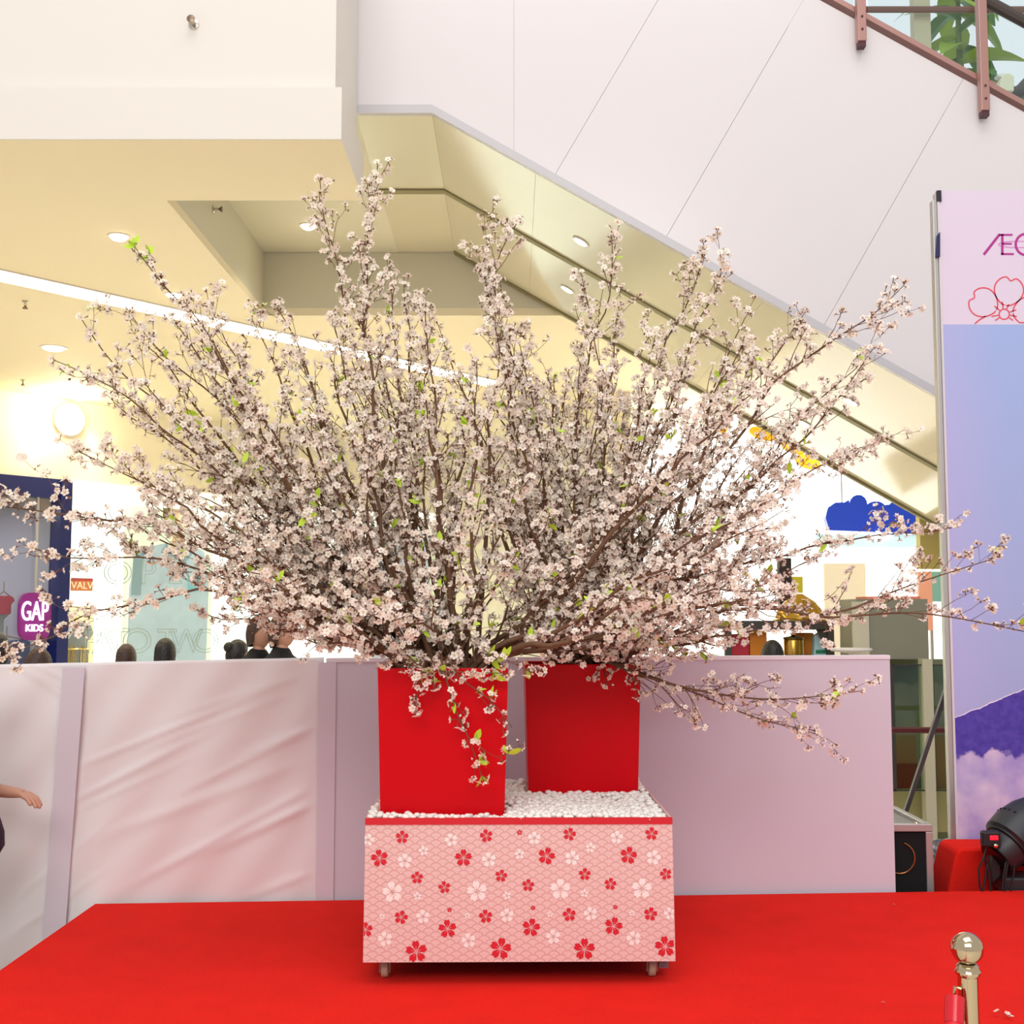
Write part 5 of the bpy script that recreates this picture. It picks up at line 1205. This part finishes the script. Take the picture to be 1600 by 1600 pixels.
# ---------------------------------------------------------------- people
def skin_mesh(name, joints, edges, m_, parent, M, sub=2, root=0):
    me = bpy.data.meshes.new(name); me.from_pydata([M @ Vector(j[0]) for j in joints], edges, []); me.update()
    o = obj(name, me, parent); md = o.modifiers.new('skin', 'SKIN'); md.use_smooth_shade = True
    sv = me.skin_vertices[0].data
    for k, j in enumerate(joints): sv[k].radius = j[1] if hasattr(j[1], '__len__') else (j[1], j[1]); sv[k].use_root = (k == root)
    s = o.modifiers.new('smooth', 'SUBSURF'); s.levels = 1; s.render_levels = sub
    me.materials.append(m_); return o
def hand(joints, edges, wrist_i, wpos, d, up, side, curl=.5, k=1.):
    """palm and five unequal bent fingers growing from a wrist joint"""
    d = Vector(d).normalized(); up = Vector(up).normalized(); s = d.cross(up).normalized()*side
    pm = len(joints); joints.append((tuple(Vector(wpos)+d*.045*k), (.030*k, .018*k))); edges.append((wrist_i, pm))
    for i, (off, L) in enumerate(((-.024, .072), (-.008, .082), (.008, .076), (.023, .060))):
        p = Vector(wpos)+d*.085*k+s*off*k; a = len(joints); joints.append((tuple(p), .0095*k)); edges.append((pm, a))
        p2 = p+(d*math.cos(curl*.8)-up*math.sin(curl*.8))*L*.5*k; joints.append((tuple(p2), .0088*k)); edges.append((a, a+1))
        p3 = p2+(d*math.cos(curl*2)-up*math.sin(curl*2))*L*.5*k; joints.append((tuple(p3), .0075*k)); edges.append((a+1, a+2))
    a = len(joints); p = Vector(wpos)+d*.03*k-s*.034*k; joints.append((tuple(p), .0115*k)); edges.append((pm, a))
    p2 = p+(d*.75-s*.5-up*.3).normalized()*.035*k; joints.append((tuple(p2), .0100*k)); edges.append((a, a+1))
    p3 = p2+(d*.95-s*.1-up*.5).normalized()*.028*k; joints.append((tuple(p3), .0085*k)); edges.append((a+1, a+2))
def head_mesh(name):
    V = []; Fs = []; NU, NV = 24, 16
    for j in range(NV+1):
        ph = math.pi*j/NV
        for i in range(NU):
            th = 2*math.pi*i/NU; x, y, z = math.sin(ph)*math.sin(th), -math.sin(ph)*math.cos(th), math.cos(ph)
            sx = .076*(1-.22*max(0, -z-.1)); X, Y, Z_ = x*sx, y*.094*(1-.12*max(0, -z)), z*.118
            if y < 0:
                fx = math.exp(-(X/.012)**2); Y -= .018*fx*math.exp(-((Z_+.012)/.022)**2)          # nose
                for e in (-1, 1): Y += .008*math.exp(-((X-e*.03)/.016)**2-((Z_-.012)/.014)**2)     # eye sockets
                Y -= .006*math.exp(-(X/.025)**2-((Z_+.058)/.010)**2)                               # lips
                Y -= .008*math.exp(-(X/.02)**2-((Z_+.098)/.014)**2)                                # chin
            for e in (-1, 1):
                k = math.exp(-((Y-.005)/.016)**2-((Z_-.0)/.026)**2)
                if x*e > .8: X += e*.016*k                                                         # ears
            V.append((X, Y, Z_))
    for j in range(NV):
        for i in range(NU): Fs.append((j*NU+i, j*NU+(i+1) % NU, (j+1)*NU+(i+1) % NU, (j+1)*NU+i))
    me = bpy.data.meshes.new(name); me.from_pydata(V, [], Fs); me.update(); me.polygons.foreach_set('use_smooth', [True]*len(Fs)); return me
def hair_mesh(name, length, bun=False):
    V = []; Fs = []; NU, NV = 24, 14
    for j in range(NV+1):
        for i in range(NU):
            th = 2*math.pi*i/NU; front = max(0, math.cos(th))       # cos=1 at the face
            lim_ = R(62)*front**.5 + (1-front**.5)*R(128)
            ph = lim_*j/NV; x, y, z = math.sin(ph)*math.sin(th), -math.sin(ph)*math.cos(th), math.cos(ph)
            X, Y, Z_ = x*.090, y*.107+.006, z*.130+.004
            back = max(0, -math.cos(th)+.35)/1.35
            if j/NV > .6: q_ = (j/NV-.6)/.4; Z_ -= length*back*q_; X *= 1+.12*q_*back; Y += .01*q_*back
            rp = 1+.012*math.sin(th*9+j*.7); V.append((X*rp, Y*rp, Z_))
    for j in range(NV):
        for i in range(NU): Fs.append((j*NU+i, j*NU+(i+1) % NU, (j+1)*NU+(i+1) % NU, (j+1)*NU+i))
    me = bpy.data.meshes.new(name); me.from_pydata(V, [], Fs); me.update(); me.polygons.foreach_set('use_smooth', [True]*len(Fs)); return me
HEAD = head_mesh('head')
M_eye = mat('eye_dark', '#1c1512', .3); M_lip = mat('lips', '#a05a52', .5)
def person(label, x, y, z0, hgt, face, hair, hair_len, top, legs, armR=None, armL=None, skinm=None, head_dz=0., bun=False, handk=1., sleeve=True, hem=.118):
    """face: heading in degrees, 0 looks at the viewer; joints are laid out for 1.65 m and scaled"""
    k = hgt/1.65; t = thing('person', label, 'person', (x, y, z0), R(face)); S = Matrix.Scale(k, 4); sk = skinm or M_skin
    J = [((0, 0, .92), (.135, .10)), ((0, 0, 1.12), (.115, .085)), ((0, 0, 1.30), (.135, .095)), ((0, .01, 1.40), (.075, .06)), ((0, 0, 1.47), (.048, .05)), ((0, -.01, 1.54), (.045, .05))]
    E = [(0, 1), (1, 2), (2, 3), (3, 4), (4, 5)]
    arms = []
    for sx, ar in ((-1, armR), (1, armL)):
        ar = ar or [(.165*sx, .01, 1.35), (.225*sx, .03, 1.08), (.235*sx, -.05, .85)]
        i = len(J); J += [(ar[0], .058), (ar[1], .042), (ar[2], .028)]; E += [(3, i), (i, i+1), (i+1, i+2)]
        d = Vector(ar[2])-Vector(ar[1]); up = Vector((sx*1.0, 0, 0)) if abs(d.normalized().z) > .7 else Vector((0, 0, 1))
        hand(J, E, i+2, ar[2], d, up, 1, .45, handk); arms.append(ar)
    for sx in (-1, 1):
        i = len(J); J += [((.085*sx, 0, .86), (.085, .085)), ((.095*sx, -.01, .47), .056), ((.10*sx, .02, .09), .038), ((.105*sx, -.05, .04), .035), ((.11*sx, -.13, .03), .030)]; E += [(0, i), (i, i+1), (i+1, i+2), (i+2, i+3), (i+3, i+4)]
    skin_mesh('body', J, E, sk, t, S)
    hd = obj('head', HEAD.copy(), t, (0, -.015*k, (1.60+head_dz)*k)); hd.scale = (k, k, k); hd.data.materials.append(sk)
    for e in (-1, 1):
        mm = MB(); mm.lathe([(.002, -.012), (.009, -.008), (.012, 0), (.009, .008), (.002, .012)], 10, (e*.03, -.080, .012)); mm.build('eye', M_eye, hd, smooth=True)
    mm = MB(); mm.prism([(-.022, -.058), (0, -.062), (.022, -.058), (.008, -.053), (0, -.055), (-.008, -.053)], -.0945, -.088); mm.build('mouth', M_lip, hd)
    hr = obj('hair', hair_mesh('hair', hair_len), hd); hr.data.materials.append(hair)
    if bun:
        mm = MB(); mm.lathe([(max(.003, .05*math.sin(R(a_))), -.05*math.cos(R(a_))) for a_ in range(4, 178, 14)], 14, (0, .09, .06)); mm.build('hair_bun', hair, hd, smooth=True)
    TJ = [((0, 0, .88 if hem < .2 else .80), (max(.155, hem), hem)), ((0, 0, 1.12), (.135, .102)), ((0, 0, 1.30), (.15, .108)), ((0, .01, 1.385), (.115, .09)), ((0, .005, 1.44), (.085, .08)), ((0, 0, 1.495), (.078, .08))]
    TE = [(0, 1), (1, 2), (2, 3), (3, 4), (4, 5)]
    for ar in arms:
        i = len(TJ); e2 = Vector(ar[1]).lerp(Vector(ar[2]), .82 if sleeve else .1); TJ += [(ar[0], .085), (ar[1], .058), (tuple(e2), .045)]; TE += [(3, i), (i, i+1), (i+1, i+2)]
    skin_mesh('top', TJ, TE, top, t, S)
    LJ = [((0, 0, .90), (.10, .095))]; LE = []
    for sx in (-1, 1):
        i = len(LJ); LJ += [((.085*sx, 0, .80), (.088, .088)), ((.097*sx, -.01, .47), .072), ((.10*sx, .015, .12), .06)]; LE += [(0, i), (i, i+1), (i+1, i+2)]
    skin_mesh('trousers', LJ, LE, legs, t, S)
    for sx in (-1, 1):
        skin_mesh('shoe', [((.10*sx, .04, .045), (.042, .04)), ((.105*sx, -.05, .04), (.042, .036)), ((.11*sx, -.14, .032), (.036, .028))], [(0, 1), (1, 2)], mat('shoe_dark', '#2a2626', .5), t, S)
    return t
HB, HD2 = mat('black_hair', '#17110f', .45, bump=.8, bscale=40), mat('brown_hair', '#3a241a', .5, bump=.8, bscale=40)
C_blk, C_jean, C_grey, C_pink, C_white = mat('black_cloth', '#121214', .9), mat('jean_cloth', '#33405e', .9), mat('grey_coat', '#5c585c', .9), mat('pink_cloth', '#b0568e', .9), mat('white_shirt', '#e6e2dc', .9)
def head_at(px, py_top, d): return P(px, py_top, d)
def crowd(label, px, py_top, d, face, hair, hl, top, legs, **kw):
    p = P(px, py_top, d); hgt = (p.z-ZF)/ (1.725/1.65)
    return person(label, p.x, d, ZF, hgt, face, hair, hl, top, legs, **kw)
crowd('person at the left picture edge with dark hair seen over the partition', -3, 990, 9.0, 200, HB, .02, C_blk, C_jean)
crowd('person with brown black hair passing below the magenta sign', 60, 1014, 8.2, 175, HD2, .12, C_blk, C_jean)
crowd('person with long dark hair left of the blue poster', 197, 1007, 10.4, 180, HD2, .22, C_white, C_jean)
crowd('person with long black hair standing in front of the denim poster', 258, 998, 10.2, 180, HB, .25, C_blk, C_blk)
crowd('person in pink with hair in a dark bun beside a black coat', 370, 1000, 10.6, 130, HB, .02, C_pink, C_jean, bun=True)
crowd('person in a black coat facing left behind low branches', 405, 962, 9.8, 60, HD2, .03, C_blk, C_blk)
crowd('person in a black coat beside the end of the cloth partition', 441, 958, 9.6, 70, HD2, .05, C_blk, C_blk)
crowd('person with black hair in front of the kiosk hood', 1207, 1001, 9.6, 185, HB, .06, C_blk, C_jean)
# passer-by at the left whose hand comes into the picture
hp = P(18, 1266, 5.15); bx_ = -2.30
sh = lambda px, py, d: None
zz0 = ZF
t = person('person walking in from the left with one hand swung forward', bx_, 5.15, ZF, 1.68, 90, HB, .1, mat('plum_jacket', '#2c1c30', .9), C_blk,
       armL=[(.165, .0, 1.35), (.21, .06, 1.13), (.15, -.13, 1.115)], handk=1.1, sleeve=True, hem=.30)
# rider on the escalator
c = P(1552, 118, 9.85); k_ = 1.0
rz = zt(4.35)-.75
person('person in a grey coat riding the escalator at the upper right edge', 4.55, 9.85, c.z-1.24, 1.66, -90, HB, .1, C_grey, C_blk,
       armL=None, armR=[(-.165, -.01, 1.35), (-.2, -.24, 1.16), (-.12, -.50, 1.22)], handk=1.3)
cb = P(1569, 128, 9.75)
t = thing('paper_bag', 'cream paper bag held by the rider on the escalator', 'bag', cb)
mm = MB(); mm.prism([(-.07, -.10), (.06, -.10), (.065, .03), (.02, .06), (-.02, .045), (-.05, .0)], -.05, .05); mm.build('bag_body', mat('cream_paper', '#fbf6dc', .7), t, bevel=.01)
mm = MB(); mm.prism([(-.07, .05), (-.02, .06), (.05, .03), (.02, .015), (-.04, .025), (-.06, .03)], -.04, .04); mm.build('folded_top', mat('white_paper', '#ffffff', .7), t, bevel=.006)
